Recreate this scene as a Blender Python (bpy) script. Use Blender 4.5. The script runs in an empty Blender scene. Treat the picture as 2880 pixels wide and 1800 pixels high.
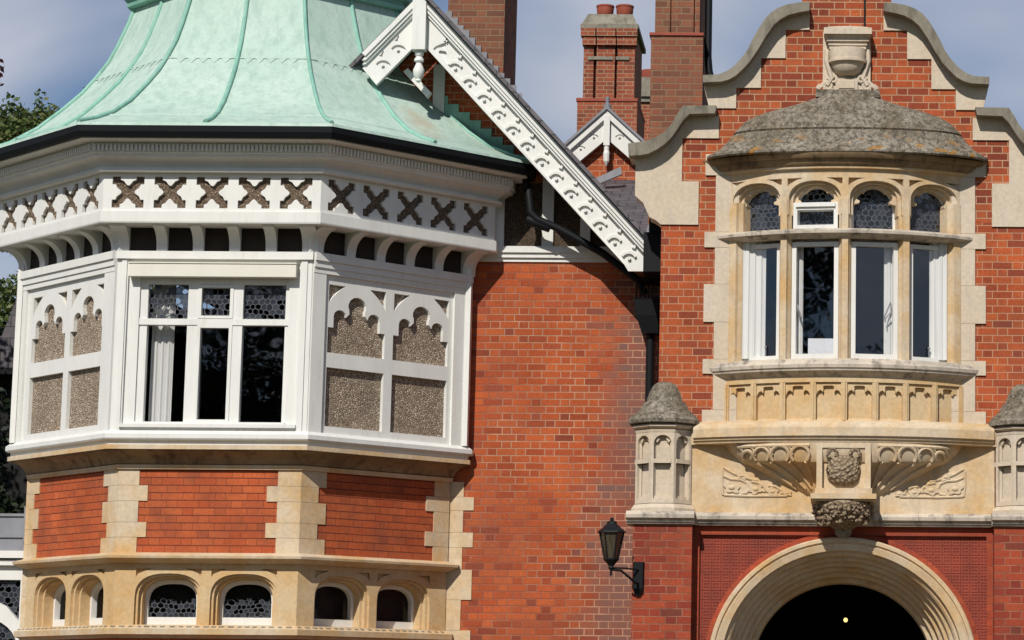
import bpy, bmesh, math, random
from mathutils import Vector, Matrix
from mathutils.geometry import tessellate_polygon
random.seed(7)
R = math.radians
scene = bpy.context.scene
col = scene.collection

# ------------------------------------------------------------------ camera, sky, sun
cd = bpy.data.cameras.new('camera'); cam = bpy.data.objects.new('camera', cd); col.objects.link(cam)
cd.sensor_width = 36; cd.lens = 92.5; cd.shift_x = -0.3229; cd.shift_y = 0.0052
cd.clip_start = 0.5; cd.clip_end = 4000
cam.matrix_world = Matrix.Translation((0, -28, 1.65)) @ Matrix.Rotation(R(90) + math.atan(1095 / 7400), 4, 'X') @ Matrix.Rotation(0.0068, 4, 'Z')
scene.camera = cam
SUN_EL, SUN_AZ = 42.0, 15.0            # azimuth: degrees to the left of the camera's back
scene.view_settings.view_transform = 'Standard'; scene.view_settings.look = 'None'
scene.view_settings.gamma = 1; scene.view_settings.exposure = -0.2
w = bpy.data.worlds.new('World'); scene.world = w; w.use_nodes = True
nt = w.node_tree; nt.nodes.clear()
out = nt.nodes.new('ShaderNodeOutputWorld'); bg = nt.nodes.new('ShaderNodeBackground'); sky = nt.nodes.new('ShaderNodeTexSky')
sky.sky_type = 'NISHITA'; sky.sun_disc = False; sky.sun_elevation = R(SUN_EL); sky.sun_rotation = R(180 + SUN_AZ)
sky.air_density = 1.0; sky.dust_density = 0.2; sky.ozone_density = 1.5
bg.inputs[1].default_value = 0.06
tc = nt.nodes.new('ShaderNodeTexCoord'); mp = nt.nodes.new('ShaderNodeMapping'); mp.inputs['Scale'].default_value = (1.7, 1.7, 3.0); mp.inputs['Location'].default_value = (5.2, 4.4, 1.2)
no = nt.nodes.new('ShaderNodeTexNoise'); no.inputs['Scale'].default_value = 3.4; no.inputs['Detail'].default_value = 4; no.inputs['Roughness'].default_value = 0.42; no.inputs['Distortion'].default_value = 0.3
rp = nt.nodes.new('ShaderNodeValToRGB'); rp.color_ramp.elements[0].position = 0.31; rp.color_ramp.elements[0].color = (0, 0, 0, 1); rp.color_ramp.elements[1].position = 0.56; rp.color_ramp.elements[1].color = (1, 1, 1, 1)
mx = nt.nodes.new('ShaderNodeMix'); mx.data_type = 'RGBA'; mx.inputs['B'].default_value = (7.8, 8.35, 10.6, 1)
L = nt.links.new
L(tc.outputs['Generated'], mp.inputs[0]); L(mp.outputs[0], no.inputs['Vector']); L(no.outputs['Fac'], rp.inputs[0])
sx = nt.nodes.new('ShaderNodeSeparateXYZ'); rz = nt.nodes.new('ShaderNodeMapRange'); rz.inputs[1].default_value = 0.22; rz.inputs[2].default_value = 0.6; rz.inputs[3].default_value = 1.0; rz.inputs[4].default_value = 0.08
mm_ = nt.nodes.new('ShaderNodeMath'); mm_.operation = 'MULTIPLY'
L(tc.outputs['Generated'], sx.inputs[0]); L(sx.outputs[2], rz.inputs[0]); L(rp.outputs[0], mm_.inputs[0]); L(rz.outputs[0], mm_.inputs[1]); L(mm_.outputs[0], mx.inputs['Factor']); 
tn = nt.nodes.new('ShaderNodeMix'); tn.data_type = 'RGBA'; tn.blend_type = 'MULTIPLY'; tn.inputs['Factor'].default_value = 1; tn.inputs['B'].default_value = (0.86, 1.06, 1.30, 1)
n2 = nt.nodes.new('ShaderNodeTexNoise'); n2.inputs['Scale'].default_value = 2.6; n2.inputs['Detail'].default_value = 3; L(mp.outputs[0], n2.inputs['Vector'])
r2_ = nt.nodes.new('ShaderNodeValToRGB'); r2_.color_ramp.elements[0].position = 0.36; r2_.color_ramp.elements[0].color = (0.70, 0.765, 0.90, 1); r2_.color_ramp.elements[1].position = 0.66; r2_.color_ramp.elements[1].color = (1.0, 1.0, 1.12, 1)
cm = nt.nodes.new('ShaderNodeMix'); cm.data_type = 'RGBA'; cm.blend_type = 'MULTIPLY'; cm.inputs['Factor'].default_value = 1; cm.inputs['A'].default_value = (10.6, 11.0, 11.3, 1)
L(n2.outputs['Fac'], r2_.inputs[0]); L(r2_.outputs[0], cm.inputs['B']); L(cm.outputs['Result'], mx.inputs['B'])
L(sky.outputs[0], tn.inputs['A']); L(tn.outputs['Result'], mx.inputs['A']); L(mx.outputs['Result'], bg.inputs[0]); L(bg.outputs[0], out.inputs[0])
sl = bpy.data.lights.new('sun', 'SUN'); sl.energy = 5.0; sl.angle = R(0.5); sl.color = (1, 0.95, 0.87)
so = bpy.data.objects.new('sun', sl); col.objects.link(so)
S = Vector((-math.sin(R(SUN_AZ)) * math.cos(R(SUN_EL)), -math.cos(R(SUN_AZ)) * math.cos(R(SUN_EL)), math.sin(R(SUN_EL))))
so.rotation_euler = S.to_track_quat('Z', 'Y').to_euler(); so.location = (-8, -40, 40)

# ------------------------------------------------------------------ materials
class NT:
    def __init__(s, name):
        s.m = bpy.data.materials.new(name); s.m.use_nodes = True; s.t = s.m.node_tree; s.t.nodes.clear()
        s.o = s.t.nodes.new('ShaderNodeOutputMaterial')
    def n(s, ty, **k):
        nd = s.t.nodes.new(ty)
        for a, v in k.items(): setattr(nd, a, v)
        return nd
    def put(s, sock, v):
        if hasattr(v, 'links') or isinstance(v, bpy.types.NodeSocket): s.t.links.new(v, sock)
        else:
            if isinstance(v, tuple) and len(v) == 3 and sock.type == 'RGBA': v = v + (1,)
            sock.default_value = v
    def math(s, op, a, b=None, c=None, clamp=False):
        nd = s.n('ShaderNodeMath', operation=op, use_clamp=clamp); s.put(nd.inputs[0], a)
        if b is not None: s.put(nd.inputs[1], b)
        if c is not None: s.put(nd.inputs[2], c)
        return nd.outputs[0]
    def mix(s, f, a, b, mode='MIX'):
        nd = s.n('ShaderNodeMix', data_type='RGBA', blend_type=mode)
        s.put(nd.inputs['Factor'], f); s.put(nd.inputs['A'], a); s.put(nd.inputs['B'], b); return nd.outputs['Result']
    def ramp(s, f, stops):
        nd = s.n('ShaderNodeValToRGB'); cr = nd.color_ramp
        while len(cr.elements) < len(stops): cr.elements.new(0.5)
        for e, (p, c) in zip(cr.elements, stops):
            e.position = p; e.color = (c, c, c, 1) if not isinstance(c, tuple) else c + (1,)
        s.put(nd.inputs[0], f); return nd.outputs[0]
    def noise(s, vec, scale, detail=4, rough=0.55, dist=0.0):
        nd = s.n('ShaderNodeTexNoise'); s.put(nd.inputs['Vector'], vec); nd.inputs['Scale'].default_value = scale
        nd.inputs['Detail'].default_value = detail; nd.inputs['Roughness'].default_value = rough; nd.inputs['Distortion'].default_value = dist
        return nd.outputs['Fac']
    def voro(s, vec, scale, feature='F1', rnd=1.0):
        nd = s.n('ShaderNodeTexVoronoi', feature=feature); s.put(nd.inputs['Vector'], vec); nd.inputs['Scale'].default_value = scale
        nd.inputs['Randomness'].default_value = rnd; return nd
    def obj(s): return s.n('ShaderNodeTexCoord').outputs['Object']
    def scaled(s, vec, sc, loc=(0, 0, 0)):
        nd = s.n('ShaderNodeMapping'); s.put(nd.inputs[0], vec); nd.inputs['Scale'].default_value = sc; nd.inputs['Location'].default_value = loc; return nd.outputs[0]
    def uv(s): return s.n('ShaderNodeUVMap').outputs[0]
    def xyz(s, vec):
        nd = s.n('ShaderNodeSeparateXYZ'); s.put(nd.inputs[0], vec); return nd.outputs
    def comb(s, x, y, z=0.0):
        nd = s.n('ShaderNodeCombineXYZ'); s.put(nd.inputs[0], x); s.put(nd.inputs[1], y); s.put(nd.inputs[2], z); return nd.outputs[0]
    def bump(s, h, st, dist=0.01):
        nd = s.n('ShaderNodeBump'); s.put(nd.inputs['Height'], h); nd.inputs['Strength'].default_value = st; nd.inputs['Distance'].default_value = dist; return nd.outputs[0]
    def pr(s, color, rough=0.8, normal=None, metal=0.0, spec=0.3, **k):
        p = s.n('ShaderNodeBsdfPrincipled'); s.put(p.inputs['Base Color'], color); s.put(p.inputs['Roughness'], rough)
        p.inputs['Metallic'].default_value = metal; p.inputs['Specular IOR Level'].default_value = spec
        if normal is not None: s.put(p.inputs['Normal'], normal)
        for a, v in k.items(): s.put(p.inputs[a.replace('_', ' ')], v)
        s.t.links.new(p.outputs[0], s.o.inputs[0]); return s.m

def brick(name, stops, mortar, mt=0.010, mort2=None, w_=0.23, h=0.08, off=0.02, soot=None, depth=0.5, mort_var=0.3, perp=1.0):
    s = NT(name); uv = s.uv(); o = s.obj()
    wob = s.noise(uv, 6, 2); x, y, _ = s.xyz(uv)
    x = s.math('ADD', x, s.math('MULTIPLY', s.math('SUBTRACT', wob, 0.5), 0.006)); y = s.math('ADD', y, s.math('MULTIPLY', s.math('SUBTRACT', s.noise(uv, 5, 2), 0.5), 0.006))
    v = s.math('DIVIDE', s.math('SUBTRACT', y, off), h); row = s.math('FLOOR', v); fv = s.math('SUBTRACT', v, row)
    t = s.math('ADD', s.math('DIVIDE', x, w_ * 1.5), s.math('MULTIPLY', row, 0.5)); cell = s.math('FLOOR', t)
    f = s.math('MULTIPLY', s.math('SUBTRACT', t, cell), 1.5); isH = s.math('GREATER_THAN', f, 1.0)
    loc = s.math('SUBTRACT', f, isH); wd = s.math('SUBTRACT', 1.0, s.math('MULTIPLY', isH, 0.5))
    du = s.math('MULTIPLY', s.math('MINIMUM', loc, s.math('SUBTRACT', wd, loc)), w_)
    dv = s.math('MULTIPLY', s.math('MINIMUM', fv, s.math('SUBTRACT', 1.0, fv)), h)
    d = s.math('MINIMUM', s.math('MULTIPLY', du, perp), dv)
    mr = s.n('ShaderNodeMapRange', interpolation_type='SMOOTHSTEP'); s.put(mr.inputs[0], d); mr.inputs[1].default_value = mt * 0.35; mr.inputs[2].default_value = mt * 0.75
    mask = mr.outputs[0]
    wn = s.n('ShaderNodeTexWhiteNoise', noise_dimensions='3D'); s.put(wn.inputs[0], s.comb(s.math('ADD', s.math('MULTIPLY', cell, 2.0), isH), row, 0.37))
    c = s.ramp(wn.outputs[0], stops)
    fine = s.noise(o, 40, 4, 0.7); big = s.noise(o, 1.3, 4, 0.6)
    c = s.mix(1.0, c, s.ramp(fine, [(0.25, 0.72), (0.75, 1.2)]), 'MULTIPLY')
    c = s.mix(1.0, c, s.ramp(big, [(0.3, 0.8), (0.7, 1.12)]), 'MULTIPLY')
    mo = s.mix(s.ramp(s.noise(o, 4, 3), [(0.35, 0.0), (0.65, mort_var)]), mortar, tuple(q * 0.45 for q in mortar))
    if mort2:      # joints that were pointed in a brick-coloured mortar in places
        mo = s.mix(s.ramp(s.math('SUBTRACT', s.noise(o, 0.9, 4, 0.65), s.math('MULTIPLY', s.math('ADD', s.xyz(o)[0], 3.3), 0.13)), [(0.42, 0.0), (0.6, 0.92)]), mo, mort2)
    if soot: c = soot(s, c, o, wn.outputs[0])
    c = s.mix(mask, mo, c)
    hgt = s.math('ADD', s.math('MULTIPLY', mask, 1.0), s.math('MULTIPLY', fine, 0.35))
    return s.pr(c, 0.88, s.bump(hgt, depth, 0.006), spec=0.15)

def soot_right(s, c, o, rnd):      # sooty purple brickwork beside the rainwater pipe, brick by brick
    x, y, z = s.xyz(o)
    e = s.math('ADD', x, s.math('MULTIPLY', s.math('SUBTRACT', s.noise(o, 1.6, 4), 0.5), 1.1))
    e = s.math('ADD', s.math('SUBTRACT', e, s.math('MULTIPLY', s.math('SUBTRACT', z, 4.2), 0.10)), s.math('MULTIPLY', s.math('SUBTRACT', rnd, 0.5), 0.4))
    f = s.ramp(s.math('ADD', e, 3.0), [(0.12, 0.0), (0.66, 0.92)])
    c = s.mix(f, c, (0.175, 0.105, 0.09))
    c = s.mix(s.ramp(s.math('ADD', s.noise(o, 1.1, 5, 0.7), s.math('MULTIPLY', rnd, 0.16)), [(0.52, 0.0), (0.8, 0.5)]), c, (0.22, 0.08, 0.05))
    spots = s.voro(o, 9).outputs['Distance']
    return s.mix(s.ramp(spots, [(0.035, 0.75), (0.055, 0.0)]), c, (0.5, 0.33, 0.24))

def soot_top(s, c, o, rnd):
    f = s.ramp(s.math('ADD', s.noise(o, 1.6, 4), s.math('MULTIPLY', rnd, 0.25)), [(0.38, 0.05), (0.85, 0.72)])
    return s.mix(f, c, (0.165, 0.088, 0.058))
def weather(s, c, o, rnd):         # single burnt bricks and grimy patches
    f = s.ramp(s.math('ADD', s.noise(o, 2.4, 5, 0.65), s.math('MULTIPLY', rnd, 0.2)), [(0.52, 0.0), (0.84, 0.6)])
    return s.mix(f, c, (0.16, 0.055, 0.036))

ORANGE = [(0.0, (0.19, 0.046, 0.028)), (0.12, (0.31, 0.06, 0.028)), (0.4, (0.41, 0.082, 0.032)), (0.72, (0.46, 0.10, 0.036)), (0.9, (0.37, 0.07, 0.032)), (1.0, (0.23, 0.055, 0.034))]
M = {}
M['brick_bay'] = brick('brick_bay', [(0.0, (0.43, 0.09, 0.034)), (0.5, (0.52, 0.125, 0.044)), (1.0, (0.48, 0.108, 0.039))], (0.155, 0.045, 0.03), mt=0.0085, depth=0.6, soot=weather, mort_var=0.5, perp=2.6)
WALLC = [(0.0, (0.23, 0.055, 0.03)), (0.1, (0.33, 0.07, 0.029)), (0.35, (0.43, 0.093, 0.032)), (0.75, (0.49, 0.115, 0.036)), (0.92, (0.39, 0.08, 0.032)), (1.0, (0.25, 0.058, 0.034))]
M['brick_wall'] = brick('brick_wall', WALLC, (0.50, 0.28, 0.18), mt=0.0105, w_=0.215, soot=soot_right, mort_var=0.6, mort2=(0.27, 0.085, 0.05))
M['brick_porch'] = brick('brick_porch', WALLC, (0.48, 0.25, 0.15), mt=0.0095, w_=0.215, soot=weather)
M['brick_pier'] = brick('brick_pier', [(0.0, (0.22, 0.04, 0.026)), (0.5, (0.34, 0.058, 0.03)), (0.85, (0.42, 0.08, 0.034)), (1.0, (0.17, 0.04, 0.03))], (0.36, 0.17, 0.11), mt=0.008, mort_var=1.0, soot=weather, mort2=(0.22, 0.05, 0.035))
M['brick_gable'] = brick('brick_gable', [(0.0, (0.20, 0.046, 0.026)), (0.3, (0.29, 0.06, 0.028)), (0.48, (0.43, 0.095, 0.034)), (0.8, (0.50, 0.118, 0.038)), (1.0, (0.34, 0.068, 0.03))], (0.45, 0.275, 0.165), mt=0.0105, soot=weather)
M['brick_chimney'] = brick('brick_chimney', [(0.0, (0.16, 0.07, 0.045)), (0.5, (0.30, 0.085, 0.045)), (1.0, (0.40, 0.13, 0.06))], (0.25, 0.165, 0.105), mt=0.012, soot=soot_top)
M['brick_stack'] = brick('brick_stack', [(0.0, (0.20, 0.065, 0.042)), (0.5, (0.33, 0.082, 0.042)), (1.0, (0.41, 0.105, 0.05))], (0.34, 0.22, 0.14), mt=0.014, soot=weather, h=0.075)

def stone(name, base, stain, dirt=None, amt=0.5, lichen=False, rough=0.9, joints=None):
    s = NT(name); o = s.obj()
    c = s.mix(s.ramp(s.noise(o, 1.9, 5, 0.6), [(0.40, 0.0), (0.64, 1.0)]), base, stain)
    c = s.mix(1.0, c, s.ramp(s.noise(o, 22, 5, 0.7), [(0.25, 0.82), (0.75, 1.12)]), 'MULTIPLY')
    if dirt:
        st = s.noise(s.scaled(o, (3.2, 3.2, 1.1)), 2.6, 5, 0.65)
        c = s.mix(s.ramp(st, [(0.5, 0.0), (0.68, amt)]), c, dirt)
    if lichen:
        v = s.voro(o, 16).outputs['Distance']; g = s.noise(o, 19, 6, 0.78); big = s.noise(o, 3.0, 4, 0.6)
        c = s.mix(s.ramp(big, [(0.4, 0.0), (0.65, 0.75)]), c, (0.215, 0.175, 0.115))
        c = s.mix(s.ramp(g, [(0.40, 0.92), (0.60, 0.0)]), c, (0.085, 0.072, 0.052))
        c = s.mix(s.ramp(s.math('ADD', v, s.math('MULTIPLY', g, 0.5)), [(0.27, 0.95), (0.40, 0.0)]), c, (0.62, 0.60, 0.54))
        x, y, z = s.xyz(o)
        lo = s.math('MULTIPLY', s.ramp(s.math('SUBTRACT', z, 7.5), [(0.1, 1.0), (0.42, 0.0)]), s.math('GREATER_THAN', z, 7.0))
        f = s.math('MULTIPLY', s.ramp(s.noise(s.scaled(o, (1.0, 1.0, 2.2)), 5.5, 3, 0.6), [(0.575, 0.0), (0.62, 1.0)]), lo)
        c = s.mix(f, c, (0.42, 0.20, 0.04))
    if joints:
        b = s.n('ShaderNodeTexBrick'); s.put(b.inputs['Vector'], s.uv()); b.inputs['Scale'].default_value = 1.0; b.inputs['Brick Width'].default_value = joints[0]; b.inputs['Row Height'].default_value = joints[1]
        b.inputs['Mortar Size'].default_value = 0.004; b.inputs['Color1'].default_value = (0.92, 0.92, 0.92, 1); b.inputs['Color2'].default_value = (1.06, 1.05, 1.03, 1); b.inputs['Mortar'].default_value = (0.62, 0.57, 0.5, 1)
        c = s.mix(1.0, c, b.outputs['Color'], 'MULTIPLY')
    h = s.noise(o, 60 if not lichen else 24, 6, 0.75)
    return s.pr(c, rough, s.bump(h, 0.35 if not lichen else 1.0, 0.006 if not lichen else 0.03), spec=0.2)
M['stone'] = stone('stone', (0.62, 0.505, 0.36), (0.575, 0.375, 0.175), (0.33, 0.28, 0.22), 0.35)
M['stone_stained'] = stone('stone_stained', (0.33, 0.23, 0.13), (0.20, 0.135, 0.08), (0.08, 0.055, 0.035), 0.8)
M['stone_pale'] = stone('stone_pale', (0.60, 0.51, 0.405), (0.58, 0.475, 0.35), (0.40, 0.36, 0.31), 0.4)
M['stone_gold'] = stone('stone_gold', (0.60, 0.455, 0.275), (0.565, 0.36, 0.16))
M['stone_grey'] = stone('stone_grey', (0.27, 0.245, 0.195), (0.20, 0.18, 0.14), (0.10, 0.09, 0.07), 0.7)
M['stone_ledge'] = stone('stone_ledge', (0.60, 0.52, 0.42), (0.42, 0.37, 0.31), (0.12, 0.105, 0.09), 0.85)
M['stone_lichen'] = stone('stone_lichen', (0.45, 0.40, 0.33), (0.37, 0.325, 0.26), lichen=True)
M['stone_carved'] = None
def carved():
    s = NT('stone_carved'); o = s.obj(); d = s.voro(o, 26).outputs['Distance']
    c = s.mix(s.ramp(d, [(0.1, 0.0), (0.55, 1.0)]), (0.46, 0.36, 0.25), (0.24, 0.175, 0.115))
    h = s.math('SUBTRACT', 1.0, d)
    return s.pr(c, 0.9, s.bump(h, 1.0, 0.035), spec=0.15)
M['stone_carved'] = carved()

def paint(name, c, rough=0.45, var=0.09, spec=0.35, grime=0.0):
    s = NT(name); o = s.obj()
    k = s.ramp(s.noise(s.scaled(o, (2, 2, 0.7)), 2.2, 5, 0.6), [(0.3, 1.0 - var), (0.7, 1.0)])
    c = s.mix(1.0, c, k, 'MULTIPLY')
    if grime:
        st = s.noise(s.scaled(o, (9, 9, 1.1)), 2.0, 5, 0.65); c = s.mix(s.ramp(st, [(0.54, 0.0), (0.74, grime)]), c, (0.46, 0.43, 0.36))
        sp = s.noise(o, 14, 5, 0.75); c = s.mix(s.ramp(sp, [(0.64, 0.0), (0.74, grime)]), c, (0.40, 0.38, 0.33))
    return s.pr(c, rough, s.bump(s.noise(o, 30, 3), 0.06, 0.004), spec=spec)
M['white'] = paint('white_paint', (0.75, 0.745, 0.71), grime=0.3)
M['cream'] = paint('cream_paint', (0.74, 0.71, 0.62))
M['black'] = paint('black_paint', (0.009, 0.010, 0.012), 0.55, spec=0.15)
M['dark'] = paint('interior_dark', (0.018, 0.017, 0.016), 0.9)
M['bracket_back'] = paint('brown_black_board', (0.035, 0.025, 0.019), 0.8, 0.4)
M['soffit'] = paint('shadowed_soffit_paint', (0.42, 0.385, 0.31))

def pebble(name, a, b, c_):
    s = NT(name); o = s.obj(); v = s.voro(o, 50); f = s.voro(o, 50, 'DISTANCE_TO_EDGE').outputs['Distance']
    rnd = s.xyz(v.outputs['Color'])[0]
    c = s.ramp(rnd, [(0.0, a), (0.45, b), (1.0, c_)])
    c = s.mix(s.ramp(f, [(0.02, 0.75), (0.14, 0.0)]), c, (0.10, 0.07, 0.045))
    c = s.mix(1.0, c, s.ramp(s.noise(o, 3, 3), [(0.3, 0.85), (0.7, 1.1)]), 'MULTIPLY')
    return s.pr(c, 0.9, s.bump(s.math('MINIMUM', f, 0.3), 1.0, 0.035), spec=0.2)
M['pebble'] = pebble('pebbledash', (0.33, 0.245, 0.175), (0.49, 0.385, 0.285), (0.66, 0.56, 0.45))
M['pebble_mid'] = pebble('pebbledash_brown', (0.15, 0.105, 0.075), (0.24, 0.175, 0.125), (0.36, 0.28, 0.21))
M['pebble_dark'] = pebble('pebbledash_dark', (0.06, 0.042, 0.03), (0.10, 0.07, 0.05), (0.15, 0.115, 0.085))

def copper(name, base, alt, streak):
    s = NT(name); o = s.obj(); x, y, z = s.xyz(o)
    c = s.mix(s.ramp(s.noise(o, 1.6, 4, 0.6), [(0.35, 0.0), (0.68, 1.0)]), base, alt)
    st = s.noise(s.scaled(o, (7, 7, 0.8)), 1.5, 5, 0.65)
    c = s.mix(s.ramp(st, [(0.46, 0.0), (0.70, 0.75)]), c, streak)
    bl = s.noise(o, 4.5, 5, 0.7); c = s.mix(s.ramp(bl, [(0.48, 0.0), (0.66, 0.3)]), c, tuple(q * 0.78 for q in base))
    c = s.mix(1.0, c, s.ramp(s.noise(o, 30, 4, 0.7), [(0.25, 0.90), (0.75, 1.06)]), 'MULTIPLY')
    # rust-brown run-off stain at the right, under the flashing
    g = s.math('ADD', s.math('POWER', s.math('MULTIPLY', s.math('ADD', x, 4.72), 3.2), 2.0), s.math('POWER', s.math('MULTIPLY', s.math('ADD', s.math('SUBTRACT', z, 8.17), s.math('MULTIPLY', s.math('ADD', x, 4.72), 0.75)), 6.0), 2.0))
    f = s.math('MULTIPLY', s.ramp(g, [(0.0, 0.8), (1.0, 0.0)]), s.ramp(s.noise(o, 6, 4), [(0.35, 0.2), (0.6, 1.0)]))
    c = s.mix(f, c, (0.42, 0.38, 0.27))
    return s.pr(c, 0.65, s.bump(s.noise(o, 9, 3), 0.15, 0.02), spec=0.25)
M['copper'] = copper('copper_patina', (0.425, 0.57, 0.49), (0.50, 0.615, 0.55), (0.31, 0.44, 0.375))
M['copper_rib'] = copper('copper_patina_rib', (0.23, 0.47, 0.38), (0.30, 0.52, 0.43), (0.16, 0.34, 0.28))

def slate():
    s = NT('slate'); uv = s.uv(); o = s.obj()
    b = s.n('ShaderNodeTexBrick'); s.put(b.inputs['Vector'], uv); b.inputs['Scale'].default_value = 1.0
    b.inputs['Brick Width'].default_value = 0.25; b.inputs['Row Height'].default_value = 0.16; b.inputs['Mortar Size'].default_value = 0.008
    b.inputs['Color1'].default_value = (0.12, 0.105, 0.115, 1); b.inputs['Color2'].default_value = (0.085, 0.075, 0.085, 1); b.inputs['Mortar'].default_value = (0.03, 0.028, 0.03, 1)
    c = s.mix(1.0, b.outputs['Color'], s.ramp(s.noise(o, 8, 4), [(0.3, 0.8), (0.7, 1.15)]), 'MULTIPLY')
    return s.pr(c, 0.6, s.bump(b.outputs['Fac'], -0.5, 0.01), spec=0.4)
M['slate'] = slate()
M['lead'] = paint('lead_sheet', (0.25, 0.255, 0.28), 0.5, 0.3)
M['terracotta'] = paint('terracotta', (0.36, 0.085, 0.05), 0.8, 0.35)

def diaper():     # moulded terracotta squares with a sunk quatrefoil
    s = NT('terracotta_diaper'); uv = s.uv(); o = s.obj(); x, y, _ = s.xyz(uv)
    q = 0.098
    a = s.math('SUBTRACT', s.math('FRACT', s.math('DIVIDE', x, q)), 0.5); b = s.math('SUBTRACT', s.math('FRACT', s.math('DIVIDE', y, q)), 0.5)
    aa = s.math('ABSOLUTE', a); bb = s.math('ABSOLUTE', b)
    edge = s.math('MAXIMUM', aa, bb)
    r = s.math('SQRT', s.math('ADD', s.math('POWER', s.math('SUBTRACT', aa, 0.17), 2.0), s.math('POWER', s.math('SUBTRACT', bb, 0.17), 2.0)))
    foil = s.ramp(r, [(0.10, 1.0), (0.17, 0.0)]); cen = s.ramp(s.math('MINIMUM', aa, bb), [(0.03, 0.0), (0.06, 1.0)])
    foil = s.math('MULTIPLY', foil, cen); line = s.ramp(edge, [(0.42, 0.0), (0.47, 1.0)])
    dk = s.math('MAXIMUM', foil, line)
    c = s.mix(s.ramp(s.noise(o, 5, 4), [(0.3, 0.0), (0.7, 1.0)]), (0.33, 0.066, 0.038), (0.22, 0.05, 0.034))
    c = s.mix(s.math('MULTIPLY', dk, s.ramp(s.noise(o, 3, 4), [(0.3, 0.15), (0.7, 0.6)])), c, (0.11, 0.028, 0.022))
    return s.pr(c, 0.8, s.bump(s.math('SUBTRACT', 1.0, dk), 0.6, 0.015), spec=0.2)
M['diaper'] = diaper()
M['brick_border'] = brick('brick_border', [(0.0, (0.30, 0.055, 0.03)), (0.5, (0.38, 0.07, 0.034)), (1.0, (0.44, 0.09, 0.038))], (0.26, 0.07, 0.045), mt=0.006, depth=0.35, soot=weather)

def glass(name, lead=0.0, tint=(1, 1, 1), top=None, refl=0.05):
    s = NT(name); o = s.obj()
    tr = s.n('ShaderNodeBsdfTransparent'); tr.inputs[0].default_value = tint + (1,)
    gl = s.n('ShaderNodeBsdfGlossy'); gl.inputs['Roughness'].default_value = 0.02; gl.inputs[0].default_value = (0.95, 0.97, 1, 1)
    bmp = s.bump(s.noise(o, 2.3, 2), 0.05, 0.05); s.put(gl.inputs['Normal'], bmp)
    fr = s.n('ShaderNodeLayerWeight'); fr.inputs[0].default_value = 0.5
    rf_ = s.math('ADD', refl, s.math('MULTIPLY', s.math('POWER', fr.outputs['Facing'], 5.0), 18.0 * refl))
    mxs = s.n('ShaderNodeMixShader'); s.put(mxs.inputs[0], rf_); s.put(mxs.inputs[1], tr.outputs[0]); s.put(mxs.inputs[2], gl.outputs[0])
    res = mxs.outputs[0]
    if lead:
        ux, uy, _ = s.xyz(s.uv()); wv = s.n('ShaderNodeTexNoise'); s.put(wv.inputs['Vector'], s.uv()); wv.inputs['Scale'].default_value = 5.5; wv.inputs['Detail'].default_value = 1; wx, wy, _ = s.xyz(wv.outputs['Color'])
        ux = s.math('ADD', ux, s.math('MULTIPLY', wx, 0.085)); uy = s.math('ADD', uy, s.math('MULTIPLY', wy, 0.085))
        X_ = s.math('MULTIPLY', ux, lead); Y_ = s.math('MULTIPLY', uy, lead)      # hexagonal quarries
        def cellpos(ox, oy):
            ax = s.math('ADD', X_, ox); ay = s.math('ADD', Y_, oy)
            gx = s.math('SUBTRACT', s.math('SUBTRACT', ax, s.math('FLOOR', ax)), 0.5)
            gy = s.math('SUBTRACT', s.math('MULTIPLY', s.math('FRACT', s.math('DIVIDE', ay, 1.7320508)), 1.7320508), 0.8660254)
            return gx, gy, s.math('ADD', s.math('POWER', s.math('ABSOLUTE', gx), 2.0), s.math('POWER', s.math('ABSOLUTE', gy), 2.0))
        ax, ay, ad = cellpos(0.0, 0.0); bx, by, bd = cellpos(0.5, 0.8660254); k = s.math('LESS_THAN', ad, bd)
        sel = lambda p, q: s.math('ADD', s.math('MULTIPLY', p, k), s.math('MULTIPLY', q, s.math('SUBTRACT', 1.0, k)))
        gx, gy = sel(ax, bx), sel(ay, by); hx_, hy_ = s.math('ABSOLUTE', gx), s.math('ABSOLUTE', gy)
        e = s.math('SUBTRACT', 0.5, s.math('MAXIMUM', hx_, s.math('ADD', s.math('MULTIPLY', hx_, 0.5), s.math('MULTIPLY', hy_, 0.8660254))))
        wn = s.n('ShaderNodeTexWhiteNoise', noise_dimensions='3D'); s.put(wn.inputs[0], s.comb(s.math('ROUND', s.math('MULTIPLY', s.math('SUBTRACT', X_, gx), 4.0)), s.math('ROUND', s.math('MULTIPLY', s.math('SUBTRACT', Y_, gy), 4.0)), 0.5))
        cl = s.xyz(wn.outputs['Color']); low = s.ramp(s.math('ADD', s.math('SUBTRACT', s.xyz(o)[2], top), s.math('MULTIPLY', cl[2], 0.06)), [(0.02, 1.0), (0.03, 0.0)]) if top else 1.0
        df = s.n('ShaderNodeBsdfDiffuse'); s.put(df.inputs[0], s.mix(cl[1], (0.03, 0.035, 0.045), (0.075, 0.085, 0.105)))
        pm = s.n('ShaderNodeMixShader'); s.put(pm.inputs[0], s.math('MULTIPLY', s.math('GREATER_THAN', cl[0], 0.45), s.math('MULTIPLY', low, 0.6))); s.put(pm.inputs[1], res); s.put(pm.inputs[2], df.outputs[0])
        ld = s.n('ShaderNodeBsdfDiffuse'); ld.inputs[0].default_value = (0.10, 0.105, 0.12, 1)
        m2 = s.n('ShaderNodeMixShader'); s.put(m2.inputs[0], s.math('MULTIPLY', low, s.ramp(e, [(0.045, 1.0), (0.085, 0.0)]))); s.put(m2.inputs[1], pm.outputs[0]); s.put(m2.inputs[2], ld.outputs[0]); res = m2.outputs[0]
    s.t.links.new(res, s.o.inputs[0]); return s.m
M['glass'] = glass('window_glass')
M['glass_dull'] = glass('dull_glass', refl=0.01)  # reflectivity lowered so the bay's side panes stay dark
M['leaded'] = glass('leaded_glass', 15.5)
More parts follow.
